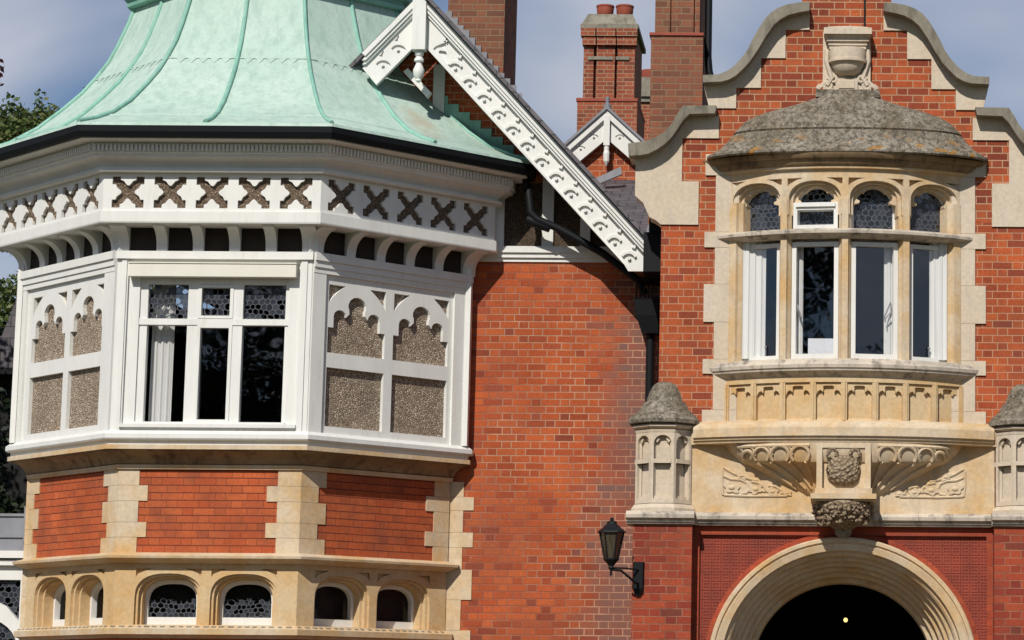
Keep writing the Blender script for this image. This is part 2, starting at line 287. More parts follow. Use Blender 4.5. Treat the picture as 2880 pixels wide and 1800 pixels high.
M['leaded_low'] = glass('leaded_glass_low', 18.0, top=2.81)

def cloth(name, c):
    s = NT(name); o = s.obj(); x, y, z = s.xyz(o)
    k = s.ramp(s.noise(s.scaled(o, (30, 30, 0.6)), 1.0, 3), [(0.3, 0.8), (0.7, 1.0)])
    return s.pr(s.mix(1.0, c, k, 'MULTIPLY'), 0.95, spec=0.1)
M['curtain'] = cloth('white_curtain', (0.72, 0.72, 0.70))
M['paper'] = paint('white_card', (0.70, 0.71, 0.76), 0.7)

def leaves(name, stops):
    s = NT(name); o = s.obj()
    nd = s.n('ShaderNodeNewGeometry')
    c = s.ramp(nd.outputs['Random Per Island'], stops)
    c = s.mix(1.0, c, s.ramp(s.noise(o, 0.9, 3), [(0.3, 0.55), (0.7, 1.3)]), 'MULTIPLY')
    p = s.n('ShaderNodeBsdfPrincipled'); s.put(p.inputs['Base Color'], c); p.inputs['Roughness'].default_value = 0.55; p.inputs['Specular IOR Level'].default_value = 0.3
    tl = s.n('ShaderNodeBsdfTranslucent'); s.put(tl.inputs[0], c)
    m = s.n('ShaderNodeMixShader'); m.inputs[0].default_value = 0.25; s.put(m.inputs[1], p.outputs[0]); s.put(m.inputs[2], tl.outputs[0])
    s.t.links.new(m.outputs[0], s.o.inputs[0]); return s.m
M['leaf'] = leaves('leaf_green', [(0.0, (0.05, 0.08, 0.02)), (0.5, (0.10, 0.15, 0.035)), (1.0, (0.20, 0.21, 0.08))])
M['leaf_dark'] = leaves('leaf_dark', [(0.0, (0.008, 0.014, 0.007)), (0.6, (0.018, 0.032, 0.013)), (1.0, (0.035, 0.055, 0.02))])
M['leaf_red'] = leaves('leaf_copper', [(0.0, (0.05, 0.008, 0.010)), (1.0, (0.13, 0.02, 0.018))])
M['bark'] = paint('bark', (0.07, 0.055, 0.04), 0.95, 0.5)

def ground_mat(name, a, b, sc):
    s = NT(name); o = s.obj(); c = s.mix(s.noise(o, sc, 6, 0.7), a, b)
    c = s.mix(1.0, c, s.ramp(s.noise(o, 0.15, 3), [(0.3, 0.8), (0.7, 1.15)]), 'MULTIPLY')
    return s.pr(c, 0.95, s.bump(s.noise(o, sc * 2, 4), 0.6, 0.03), spec=0.1)
M['grass'] = ground_mat('lawn', (0.035, 0.06, 0.014), (0.07, 0.10, 0.03), 12)
M['gravel'] = ground_mat('gravel', (0.13, 0.10, 0.065), (0.21, 0.165, 0.11), 30)
def lamp_glow():
    s = NT('lamp_glow'); e = s.n('ShaderNodeEmission'); e.inputs[0].default_value = (1, 0.66, 0.22, 1); e.inputs[1].default_value = 2.2
    s.t.links.new(e.outputs[0], s.o.inputs[0]); return s.m
M['glow'] = lamp_glow()
def smoked():
    s = NT('smoked_glass'); o = s.obj()
    k = s.ramp(s.noise(s.scaled(o, (30, 30, 2)), 1, 2), [(0.3, 0.6), (0.7, 1.2)])
    return s.pr(s.mix(1.0, (0.075, 0.06, 0.04), k, 'MULTIPLY'), 0.15, spec=0.5)
M['smoked'] = smoked()

# ------------------------------------------------------------------ mesh helpers
def FR(y0, x0=0.0, mir=False):        # frame on a wall facing the camera
    k = -1 if mir else 1
    return lambda u, v, d: (x0 + k * u, y0 - d, v)
class MB:
    def __init__(s): s.v = []; s.f = []
    def face(s, pts):
        b = len(s.v); s.v += [tuple(p) for p in pts]; s.f.append(list(range(b, b + len(pts)))); return s
    def fbox(s, F, u0, u1, v0, v1, d0, d1):
        p = [F(u, v, d) for d in (d0, d1) for v in (v0, v1) for u in (u0, u1)]
        b = len(s.v); s.v += p
        for q in ((0, 1, 3, 2), (4, 6, 7, 5), (0, 4, 5, 1), (2, 3, 7, 6), (0, 2, 6, 4), (1, 5, 7, 3)): s.f.append([b + i for i in q])
        return s
    def box(s, x0, x1, y0, y1, z0, z1):
        return s.fbox(lambda u, v, d: (u, d, v), x0, x1, z0, z1, y0, y1)
    def prism(s, F, outer, holes=(), d0=0.0, d1=0.05, cuts=(), back=True):
        loops = [list(outer)] + [list(h) for h in holes]
        flat = [p for l in loops for p in l]
        tris = tessellate_polygon([[Vector((p[0], p[1], 0)) for p in l] for l in loops])
        bm = bmesh.new(); vs = [bm.verts.new((p[0], p[1], 0)) for p in flat]
        for t in tris:
            if len(set(t)) == 3:
                try: bm.faces.new([vs[i] for i in t])
                except ValueError: pass
        for c in cuts:
            bmesh.ops.bisect_plane(bm, geom=bm.verts[:] + bm.edges[:] + bm.faces[:], plane_co=(c, 0, 0), plane_no=(1, 0, 0))
        for d in ((d1, d0) if back else (d1,)):
            for f in bm.faces: s.face([F(v.co.x, v.co.y, d) for v in f.verts])
        for e in bm.edges:
            if len(e.link_faces) == 1:
                a, b = e.verts[0].co, e.verts[1].co
                s.face([F(a.x, a.y, d0), F(b.x, b.y, d0), F(b.x, b.y, d1), F(a.x, a.y, d1)])
        bm.free(); return s
    def loft(s, rings, closed=False, caps=False, wrap=False):
        n = len(rings[0]); b = len(s.v)
        for r in rings: s.v += [tuple(p) for p in r]
        m = len(rings)
        for i in range(m if wrap else m - 1):
            for j in range(n if closed else n - 1):
                a = b + i * n + j; c = b + i * n + (j + 1) % n; e = b + ((i + 1) % m) * n
                s.f.append([a, c, e + (j + 1) % n, e + j])
        if caps:
            s.f.append([b + j for j in range(n)]); s.f.append([b + (m - 1) * n + j for j in range(n)])
        return s
    def lathe(s, cx, cy, prof, n=20, sy=1.0, rot=0.0, a0=0.0, a1=2 * math.pi):
        full = abs(a1 - a0 - 2 * math.pi) < 1e-6; k = n if full else n + 1
        return s.loft([[(cx + r * math.cos(a0 + rot + (a1 - a0) * j / n), cy + sy * r * math.sin(a0 + rot + (a1 - a0) * j / n), z) for j in range(k)] for r, z in prof], closed=full, caps=full)
    def tube(s, pts, r, n=8, r2=None):
        pts = [Vector(p) for p in pts]; rings = []; ref = None
        for i, p in enumerate(pts):
            t = (pts[min(i + 1, len(pts) - 1)] - pts[max(i - 1, 0)]).normalized()
            if ref is None: ref = t.cross(Vector((0, 0, 1)) if abs(t.z) < 0.9 else Vector((0, 1, 0))).normalized()
            ref = (ref - t * ref.dot(t)).normalized(); a = ref; b = t.cross(a)
            rr = r if r2 is None else r + (r2 - r) * i / (len(pts) - 1)
            rings.append([p + a * rr * math.cos(2 * math.pi * j / n) + b * rr * math.sin(2 * math.pi * j / n) for j in range(n)])
        return s.loft(rings, closed=True, caps=True)
    def build(s, name, mat, parent=None, smooth=0, label=None, recalc=True):
        root = Vector((0, 0, 0)); q = parent
        if q is not None:
            while q.parent: q = q.parent
            root = Vector(q.location)
        me = bpy.data.meshes.new(name); bm = bmesh.new(); vs = [bm.verts.new(Vector(p) - root) for p in s.v]
        for f in s.f:
            try: bm.faces.new([vs[i] for i in f])
            except ValueError: pass
        bmesh.ops.remove_doubles(bm, verts=bm.verts[:], dist=2e-5)
        bmesh.ops.dissolve_degenerate(bm, edges=bm.edges[:], dist=1e-6)
        if recalc: bmesh.ops.recalc_face_normals(bm, faces=bm.faces[:])
        uvl = bm.loops.layers.uv.new('UVMap')
        for f in bm.faces:
            n = f.normal
            if abs(n.z) < 0.95:
                h = max(1e-9, math.hypot(n.x, n.y)); tx, ty = -n.y / h, n.x / h
                if tx < -1e-6 or (abs(tx) < 1e-6 and ty < 0): tx, ty = -tx, -ty
                for l in f.loops: l[uvl].uv = ((l.vert.co.x + root.x) * tx + (l.vert.co.y + root.y) * ty, (l.vert.co.z + root.z) if abs(n.z) < 0.4 else (l.vert.co.z + root.z) / max(h, 0.3))
            else:
                for l in f.loops: l[uvl].uv = (l.vert.co.x, l.vert.co.y)
        bm.to_mesh(me); bm.free(); me.materials.append(mat)
        if smooth:
            me.polygons.foreach_set('use_smooth', [True] * len(me.polygons)); me.set_sharp_from_angle(angle=R(smooth))
        o = bpy.data.objects.new(name, me); col.objects.link(o)
        if parent is not None: o.parent = parent
        if label: o['label'] = label
        return o
def empty(name, label, cat, loc=(0, 0, 0), group=None):
    o = bpy.data.objects.new(name, None); col.objects.link(o); o.location = loc; o['label'] = label; o['category'] = cat
    if group: o['group'] = group
    return o
def tag(o, label, cat, group=None):
    o['label'] = label; o['category'] = cat
    if group: o['group'] = group
    return o
def rect(u0, u1, v0, v1): return [(u0, v0), (u1, v0), (u1, v1), (u0, v1)]
def arch(cx, hw, z0, zs, za, n=16, e=1.0):      # e below 1 flattens the head towards a Tudor arch
    pw = lambda v: math.copysign(abs(v) ** e, v) if abs(v) > 1e-9 else 0.0
    return [(cx - hw, z0)] + [(cx - hw * pw(math.cos(math.pi * i / n)), zs + (za - zs) * pw(math.sin(math.pi * i / n))) for i in range(n + 1)] + [(cx + hw, z0)]
def circle(cx, cz, r, n=10): return [(cx + r * math.cos(2 * math.pi * i / n), cz + r * math.sin(2 * math.pi * i / n)) for i in range(n)]

# ------------------------------------------------------------------ ground
g = MB().face([(-1500, -1500, 0), (1500, -1500, 0), (1500, 1500, 0), (-1500, 1500, 0)]).build('ground', M['grass']); g['kind'] = 'structure'
g = MB().face([(-30, -13, 0.004), (30, -13, 0.004), (30, 1.39, 0.004), (-30, 1.39, 0.004)]).build('driveway', M['gravel']); g['kind'] = 'structure'

# ================================================================== THE MANSION
mansion = empty('mansion', 'red brick Victorian mansion with a green copper bay roof and a stepped stone gable', 'mansion')
XC, YC, WALL = -6.73, 2.34, 1.40
def octpts(a, z, wall=WALL - 0.02):
    h = a * 0.41421; x0, x1, y1, y0 = XC - a, XC + a, YC - h, YC - a
    return [(x0, max(wall, y1 + .01), z), (x0, y1, z), (XC - h, y0, z), (XC + h, y0, z), (x1, y1, z), (x1, max(wall, y1 + .01), z)]
def octring(mb, prof, closed=True, wall=WALL - 0.02):
    return mb.loft([octpts(a, z, wall) for a, z in prof], wrap=closed)
def FO(i, a):                         # frame on bay facet i (-1 left, 0 front, 1 right) at apothem a
    t = R(45 * i); ux, uy = math.cos(t), math.sin(t); nx, ny = math.sin(t), -math.cos(t)
    ox, oy = XC + nx * a, YC + ny * a
    return lambda u, v, d: (ox + ux * u + nx * d, oy + uy * u + ny * d, v)

# --- plain walls behind everything
b = MB().box(-4.40, -1.9, WALL, WALL + .3, 0, 6.745).box(-40, -9.0, WALL + .6, WALL + .9, 0, 2.2)
b.build('brick_wall', M['brick_wall'], mansion)
# gable wall above the timber plate
sl_, ax_, az_ = 1.08, -4.767, 9.62
gx = lambda z: ax_ + (az_ - 0.3 - z) / sl_
b = MB().prism(FR(WALL), [(-5.9, 7.62), (gx(7.62), 7.62), (ax_, az_ - 0.3), (-5.9, 9.62 - 0.3 - 1.13 * sl_)], [], -0.3, 0.0)
b.build('gable_wall', M['brick_porch'], mansion)
b = MB().prism(FR(WALL), [(-4.35, 6.86), (gx(6.86), 6.86), (gx(7.62), 7.62), (-4.35, 7.62)], [], -0.3, -0.01)
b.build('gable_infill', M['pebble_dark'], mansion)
F = FR(WALL)
MB().fbox(F, -4.2, -2.30, 6.80, 6.872, -.1, .07).fbox(F, -4.2, -2.30, 6.745, 6.80, -.1, .045).fbox(F, -4.2, -2.30, 6.70, 6.745, -.1, .02).build('timber_plate', M['white'], mansion)
for u0, u1, v0, v1 in ((-3.42, -3.29, 6.872, 7.75), (-3.95, -3.85, 6.872, 7.75), (-2.985, -2.87, 6.872, 7.3), (-4.70, -4.57, 8.2, 8.98)):
    MB().fbox(F, u0, u1, v0, v1, -.05, .035).build('gable_post', M['white'], mansion)
# main roof behind the bargeboards
b = MB(); zt = lambda x: az_ + 0.015 - abs(x - ax_) * sl_
for k in (-1, 1):
    e = 2.62 if k == 1 else 2.4
    P = [(ax_, az_), (ax_ + k * e, az_ - e * sl_)]
    b.prism(FR(.72), [(P[0][0], P[0][1] + .015), (P[1][0], P[1][1] + .015), (P[1][0], P[1][1] + .075), (P[0][0], P[0][1] + .075)], [], -5.5, .12 if k == 1 else -0.1)
b.build('main_roof', M['slate'], mansion)

# --- bay, brick stage
BA = 2.34; HB = BA * 0.41421
b = MB(); octring(b, [(BA, 3.28), (BA, 4.21), (BA - .3, 4.21), (BA - .3, 3.28)]); b.build('bay_brickwork', M['brick_bay'], mansion)
b = MB(); octring(b, [(BA, 0), (BA, 2.40), (BA - .3, 2.40), (BA - .3, 0)]); b.build('bay_plinth_wall', M['brick_bay'], mansion)
teeth = [(4.205, 4.02, 0), (4.02, 3.853, 1), (3.853, 3.628, 0), (3.628, 3.467, 1), (3.467, 3.29, 0)]
for c in range(4):                    # one quoin column per corner of the bay
    b = MB()
    for i in (c - 2, c - 1):
        if not -1 <= i <= 1: continue
        F = FO(i, BA)
        for z1, z0, wv in teeth:
            wl = .215 + .095 * wv; wr = .245 + .115 * wv
            if i == 1: wl, wr = .215 + .10 * (1 - wv), .20 + .11 * wv
            if i == -1: wl, wr = .12 + .11 * (1 - wv), .20 + .11 * (1 - wv)
            if i == c - 1: b.fbox(F, -HB - .004, -HB + wl, z0, z1 - .003, -.1, .011 + .0015 * wv)
            else: b.fbox(F, HB - wr, HB + .004, z0, z1 - .003, -.1, .0125 + .0015 * wv)
    if c in (0, 3):
        for z1, z0, wv in [(4.2, 4.03, 0), (4.03, 3.88, 1), (3.88, 3.634, 0), (3.634, 3.468, 1), (3.468, 3.22, 0), (3.22, 2.885, 1), (2.885, 2.55, 0), (2.55, 2.2, 1)]:
            if c == 3: b.box(XC + BA - .1, XC + BA + .165 + .115 * wv, WALL - .012, WALL + .1, z0, z1 - .003)
            else: b.box(XC - BA - .03, XC - BA + .2, WALL - .05, WALL + .1, z0, z1 - .003)
    b.build('quoins', M['stone'], mansion)
# string course, sill, cornice
b = MB(); octring(b, [(BA - .05, 3.19), (BA + .03, 3.19), (BA + .05, 3.205), (BA + .135, 3.24), (BA + .14, 3.265), (BA + .02, 3.304), (BA - .05, 3.304)]); b.build('string_course', M['stone'], mansion)
b = MB(); octring(b, [(BA - .25, 2.40), (BA + .02, 2.40), (BA + .04, 2.425), (BA + .085, 2.44), (BA + .09, 2.50), (BA + .02, 2.537), (BA - .25, 2.537)])
b.build('bay_sill', M['stone'], mansion)
b = MB()
for i in (-1, 0, 1):
    F = FO(i, BA + .055)
    for k in range(22):
        u = -.95 + k * .0885 + random.uniform(-.012, .012); l = random.uniform(.03, .055)
        b.prism(lambda u_, v_, d_, F=F: F(u_, 2.519 + d_ - v_ * .52 , v_), [(u - l * .6, -.012), (u + l * .6, -.009), (u + l * .5, .012), (u - l * .5, .010)], [], 0.0, .006)
b.build('sill_stains', M['stone_grey'], mansion)['kind'] = 'stuff'  # dark water-stain dashes along the sill top, modelled as thin raised patches
b = MB(); octring(b, [(BA - .1, 4.19), (BA + .035, 4.19), (BA + .05, 4.235), (BA + .02, 4.245), (BA + .02, 4.36), (BA + .20, 4.385), (BA + .24, 4.385), (BA + .24, 4.432), (BA - .1, 4.445)])
bc = b.build('bay_cornice', M['stone'], mansion, smooth=25)
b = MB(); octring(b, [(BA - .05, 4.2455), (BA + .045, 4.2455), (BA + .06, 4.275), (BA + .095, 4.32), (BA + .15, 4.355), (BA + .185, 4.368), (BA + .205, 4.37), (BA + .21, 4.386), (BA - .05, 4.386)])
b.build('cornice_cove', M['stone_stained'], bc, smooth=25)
# stone window stage
def trif(cx, hw, ztop, side):        # sunk spandrel triangle above an arch shoulder
    x0 = cx + side * hw
    return [(x0, ztop), (x0 - side * .17, ztop), (x0 - side * .10, ztop - .022), (x0 - side * .03, ztop - .05), (x0, ztop - .085)]
b = MB()
WC, WH = .40, .352
for i in (-1, 0, 1):
    F = FO(i, BA)
    ho = [arch(s * WC, WH, 2.5371 + .006, 2.83, 3.085, e=.78) for s in (-1, 1)]
    tr_ = [trif(s * WC, WH - .004, 3.135, k) for s in (-1, 1) for k in (-1, 1)]
    out_ = rect(-HB, HB, 2.5372, 3.195)
    b.prism(F, out_, ho + tr_, -.035, 0)
    b.prism(F, rect(-HB + .02, HB - .02, 2.5374, 3.19), [arch(s * WC, WH - .03, 2.5434, 2.83, 3.06, e=.78) for s in (-1, 1)], -.09, -.0352)
    b.prism(F, rect(-HB + .05, HB - .05, 2.5376, 3.18), [arch(s * WC, WH - .06, 2.5436, 2.82, 3.035, e=.78) for s in (-1, 1)], -.29, -.0902)
b.build('bay_window_stonework', M['stone_gold'], mansion)
for i in (-1, 0, 1):
    for s in (-1, 1):
        F = FO(i, BA); cx = s * WC; wf = MB()
        wf.prism(F, arch(cx, WH - .062, 2.545, 2.82, 3.03, e=.78), [arch(cx, WH - .095, 2.63, 2.80, 2.985, e=.78)], -.27, -.205)
        win = wf.build('arched_window', M['white'], mansion)
        MB().prism(F, arch(cx, WH - .09, 2.625, 2.80, 2.99, e=.78), [], -.245, -.238).build('pane', M['leaded_low'] if i == 0 else M['glass_dull'], win)
b = MB(); octring(b, [(BA - .85, 2.3), (BA - .85, 3.25), (BA - .42, 3.25), (BA - .42, 2.3)]); b.build('bay_interior', M['dark'], mansion)

# --- bay, timber stage
TA = 2.52; HT = TA * 0.41421
b = MB(); octring(b, [(TA - .08, 4.43), (TA + .03, 4.43), (TA + .035, 4.475), (TA + .075, 4.485), (TA + .085, 4.50), (TA + .085, 4.545), (TA + .03, 4.585), (TA - .08, 4.585)])
b.build('timber_sill', M['white'], mansion)
# side panels with trefoil heads
def trefoil(c, h):
    zb, zs_ = 5.46, 5.735
    p = [(c - h, zb), (c - h, zs_), (c - h + .07, zs_), (c - h + .07, 5.86)]
    for k in range(7): a = math.pi * (1 - k / 6); p.append((c - h + .15 + .08 * math.cos(a), 5.86 + .075 * math.sin(a)))
    p += [(c - .10, 5.90), (c - .105, 5.96)]
    for k in range(9): a = math.pi * (1.06 - 1.12 * k / 8); p.append((c + .118 * math.cos(a), 5.985 + .11 * math.sin(a)))
    q = [(2 * c - x, z) for x, z in p[:-9][::-1]]
    return p + q
for i in (-1, 1):
    F = FO(i, TA); b = MB(); ho = []
    for c in (-.455, .395) if i == 1 else (-.395, .455):
        h = .37
        ho.append(rect(c - h, c + h, 4.665, 5.30)); ho.append(trefoil(c, h))
        for s in (-1, 1):
            ho.append([(c + s * h, 6.20), (c + s * (h - .21), 6.20), (c + s * (h - .12), 6.13), (c + s * (h - .04), 6.05), (c + s * h, 5.99)])
    b.prism(F, rect(-HT, HT, 4.58, 6.52), ho, -.045, 0)
    for u0, u1 in ((-HT, -HT + .16), (HT - .22, HT)): b.fbox(F, u0, u1, 4.585, 6.30, -.04, .03)
    b.fbox(F, -HT, HT, 6.30, 6.36, -.04, .035).fbox(F, -HT, HT, 6.36, 6.43, -.04, .05).fbox(F, -HT, HT, 6.43, 6.515, -.04, .07)
    p = b.build('timber_panel', M['white'], mansion)
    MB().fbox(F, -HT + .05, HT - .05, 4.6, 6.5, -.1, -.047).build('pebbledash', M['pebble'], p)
# end returns back to the wall
for s in (-1, 1):
    b = MB(); x = XC + s * TA; b.box(min(x, x - s * .06), max(x, x - s * .06), YC - HT + .002, WALL, 4.585, 6.8)
    x = XC + s * (TA + .03); b.box(min(x, x - s * .06), max(x, x - s * .06), YC - HT - .09, YC - HT + .05, 4.585, 6.6)
    b.build('corner_post', M['white'], mansion)
# front facet: posts, rails and window
F = FO(0, TA); b = MB()
b.fbox(F, -HT, -.925, 4.585, 6.43, -.1, .012).fbox(F, .915, HT, 4.585, 6.43, -.1, .012)
b.fbox(F, -HT + .05, -.94, 4.585, 6.432, -.1, .028).fbox(F, .93, HT - .05, 4.585, 6.432, -.1, .028)
b.fbox(F, -HT - .01, HT + .01, 6.432, 6.515, -.1, .05).fbox(F, -.93, .92, 6.38, 6.43, -.1, -.02)
b.fbox(F, -.925, .915, 4.585, 4.62, -.1, .01)
b.build('timber_frame', M['white'], mansion)
wf = MB()
wf.fbox(F, -.925, -.80, 4.62, 6.38, -.10, -.02).fbox(F, .80, .915, 4.62, 6.38, -.10, -.02)
wf.fbox(F, -.80, -.715, 4.68, 6.17, -.12, -.045).fbox(F, .76, .80, 4.68, 6.17, -.12, -.045)
wf.fbox(F, -.80, .80, 6.17, 6.38, -.12, -.045)
wf.fbox(F, -.80, .80, 5.728, 5.795, -.12, -.03)
wf.fbox(F, -.285, -.175, 4.68, 6.17, -.125, -.04).fbox(F, .20, .305, 4.68, 6.17, -.125, -.04)
win = wf.build('bay_window', M['white'], mansion)
MB().fbox(F, -.945, .93, 4.618, 4.655, -.1, .055).fbox(F, -.80, .80, 4.655, 4.682, -.12, 0.0).build('window_sill', M['white'], win)
MB().fbox(F, -.905, .885, 6.235, 6.375, -.03, .09).fbox(F, -.91, .89, 6.375, 6.388, -.03, .10).build('blind_box', M['cream'], win)
c = MB()
for z0, z1 in ((4.682, 5.728), (5.80, 6.165)):
    c.prism(F, rect(-.175, .20, z0, z1), [rect(-.14, .165, z0 + .03, z1 - .03)], -.10, -.03)
c.build('casement', M['white'], win)
for u0, u1 in ((-.72, -.28), (-.15, .175), (.30, .765)):
    MB().fbox(F, u0, u1, 4.675, 5.735, -.10, -.094).build('pane', M['glass'], win)
    MB().fbox(F, u0, u1, 5.79, 6.172, -.10, -.094).build('pane', M['leaded'], win)
# the room behind it
b = MB(); x0, x1 = XC - 1.5, XC + 1.6
b.box(x0 + .5, x1 - .5, .15, 4.4, 4.45, 4.5).box(x0 + .5, x1 - .5, .15, 4.4, 6.55, 6.6).box(x0 - .05, x0, 1.2, 4.4, 4.5, 6.6).box(x1, x1 + .05, 1.2, 4.4, 4.5, 6.6).box(x0, x1, 4.4, 4.45, 4.5, 6.6)
b.build('bay_room', M['dark'], mansion)
def curtain(x0, x1, y, z0, z1, label, amp=.018, n=40, wl=.07):
    pts = [(x0 + (x1 - x0) * k / n, y + amp * math.sin(2 * math.pi * (x1 - x0) * k / n / wl) + amp * .4 * math.sin(k * 1.7)) for k in range(n + 1)]
    mb = MB(); rings = [[(px, py, z) for px, py in pts] + [(px, py + .006, z) for px, py in pts[::-1]] for z in (z0, z1)]
    mb.loft(rings, closed=True, caps=False)
    return tag(mb.build('curtain', M['curtain'], None, smooth=60), label, 'curtain', 'curtains behind the first floor windows')
curtain(XC - .70, XC - .46, .03, 4.52, 6.35, 'pale grey curtain drawn to the left side of the white timber bay window', .012)

# bracket zone
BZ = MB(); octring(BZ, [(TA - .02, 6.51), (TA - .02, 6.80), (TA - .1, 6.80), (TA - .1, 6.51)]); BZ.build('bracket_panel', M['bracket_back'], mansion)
BR = []
for i in (-1, 0, 1):
    F = FO(i, TA)
    us = [-HT + .03, -.575, -.185, .205, .595, HT - .03]
    for k, u in enumerate(us):
        hw = .058 if 0 < k < 5 else .085
        n = 8; P = [(-.02, 6.515), (.025, 6.515)] + [(.025 + .215 * (1 - math.cos(math.pi / 2 * j / n)), 6.56 + .19 * math.sin(math.pi / 2 * j / n)) for j in range(n + 1)] + [(.26, 6.785), (-.02, 6.785)]
        G = lambda a, z, d, F=F, u=u: F(u + d, z, a)
        MB().prism(G, P, [], -hw, hw).build('bracket', M['white'], mansion)
# frieze with X cut-outs
FA = 2.80; HF = FA * 0.41421
b = MB(); octring(b, [(TA, 6.775), (FA + .02, 6.775), (FA + .025, 6.79), (FA + .025, 6.90), (FA, 6.905), (FA - .05, 6.905), (FA - .05, 6.80), (TA, 6.80)]); 
xs = [(.070, 0), (.076, .014), (.094, .030), (.118, .047), (.134, .083), (.170, .083), (.170, .170), (.083, .170), (.083, .134), (.047, .118), (.030, .094), (.014, .076), (0, .070)]
X = [(x, z) for x, z in xs] + [(-z, x) for x, z in xs[1:]] + [(-x, -z) for x, z in xs[1:]] + [(z, -x) for x, z in xs[1:-1]]
for i in (-1, 0, 1):
    F = FO(i, FA)
    ho = [[(k * .448 - .0 + x * 1.0, 7.11 + z) for x, z in X] for k in (-2, -1, 0, 1, 2)]
    b.prism(F, rect(-HF, HF, 6.90, 7.315), ho, -.035, 0)
for s in (-1, 1):
    x = XC + s * FA; b.box(min(x, x - s * .05), max(x, x - s * .05), YC - HF, WALL, 6.78, 7.32)
fr = b.build('timber_frieze', M['white'], mansion)
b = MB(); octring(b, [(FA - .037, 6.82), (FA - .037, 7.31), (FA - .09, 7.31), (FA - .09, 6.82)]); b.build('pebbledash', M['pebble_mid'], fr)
b = MB(); octring(b, [(FA - .05, 7.315), (FA + .075, 7.32), (FA + .085, 7.34), (FA + .03, 7.348), (FA + .035, 7.375), (FA + .075, 7.41), (FA + .13, 7.45), (FA + .17, 7.46), (FA + .18, 7.49), (FA + .20, 7.495), (FA + .20, 7.60), (FA + .36, 7.615), (FA + .36, 7.70), (FA - .05, 7.70)])
en = b.build('eaves_cornice', M['white'], mansion, smooth=25)
b = MB(); da = FA + .20; hd = da * .41421
for i in (-1, 0, 1):
    F = FO(i, da)
    for k in range(56):
        u = -hd + .03 + k * (2 * hd - .06) / 55; b.fbox(F, u - .013, u + .013, 7.515, 7.585, -.01, .03)
b.build('dentils', M['white'], en)
b = MB(); octring(b, [(3.12, 7.625), (3.20, 7.625), (3.225, 7.68), (3.23, 7.745), (3.12, 7.745)], wall=WALL + .5); b.build('gutter', M['black'], mansion)

# copper roof
prof = [(3.235, 7.742), (3.225, 7.775), (2.98, 7.862), (2.72, 7.985), (2.45, 8.18), (2.2, 8.43), (2.02, 8.63), (1.88, 8.83), (1.76, 9.03), (1.67, 9.24), (1.57, 9.52), (1.50, 9.76)]
def oct8(a, z):
    h = a * .41421
    return [(XC + x, YC + y, z) for x, y in ((-h, -a), (h, -a), (a, -h), (a, h), (h, a), (-h, a), (-a, h), (-a, -h))]
b = MB().loft([oct8(a, z) for a, z in prof], closed=True); rf = b.build('copper_roof', M['copper'], mansion, smooth=20)
b = MB().loft([oct8(a, z) for a, z in [(1.48, 9.70), (1.60, 9.715), (1.61, 9.75), (1.57, 9.76), (1.59, 9.80), (1.66, 9.82), (1.66, 9.86), (1.58, 9.90), (1.48, 10.2), (1.48, 10.9), (1.2, 11.0)]], closed=True, caps=True); b.build('roof_lantern_base', M['copper_rib'], rf)
for j, sm in [(k, m) for k in (0, 1, 2, 6, 7) for m in (0, 1)]:
    pts = []
    for a, z in prof[1:]:
        o8 = oct8(a, z); p = Vector(o8[j]); 
        if sm: p = (p + Vector(o8[(j + 1) % 8])) / 2
        pts.append(p + Vector((0, 0, .012)))
    MB().tube(pts, .026 if sm or j in (0, 7) else .022, 8).build('roof_rib', M['copper_rib'], rf, smooth=60)
# seams: thin folded lines round the roof
b = MB()
def at(z):
    for (a0, z0), (a1, z1) in zip(prof, prof[1:]):
        if z0 <= z <= z1: return a0 + (a1 - a0) * (z - z0) / (z1 - z0)
for z in (7.955, 8.81):
    a = at(z); b.loft([oct8(a + .002, z - .007), oct8(a + .016, z - .006), oct8(a + .010, z + .006), oct8(a, z + .007)], closed=True, wrap=True)
for i in (-1, 0, 1):        # pointed lappets below the upper seam
    a = at(8.81)
    for u in [k * .125 for k in range(-6, 7)]:
        if abs(u) > .70 or abs(u) < .05: continue
        F = FO(i, at(8.74)); a2 = at(8.74)
        G = lambda u_, v_, d_, F=F: F(u_, v_, d_ - (v_ - 8.74) * .62)
        b.prism(G, [(u - .05, 8.805), (u + .05, 8.805), (u, 8.742)], [], .001, .0055)
b.build('roof_seam', M['copper'], rf)
b = MB(); F = FR(WALL)
for k in range(7):
    x0 = -4.66 + k * .128; z1 = 8.62 - k * .095
    b.fbox(F, x0, x0 + .128, z1 - .30, z1, -.02, .014 + .001 * k)
b.build('stepped_flashing', M['copper_rib'], mansion)

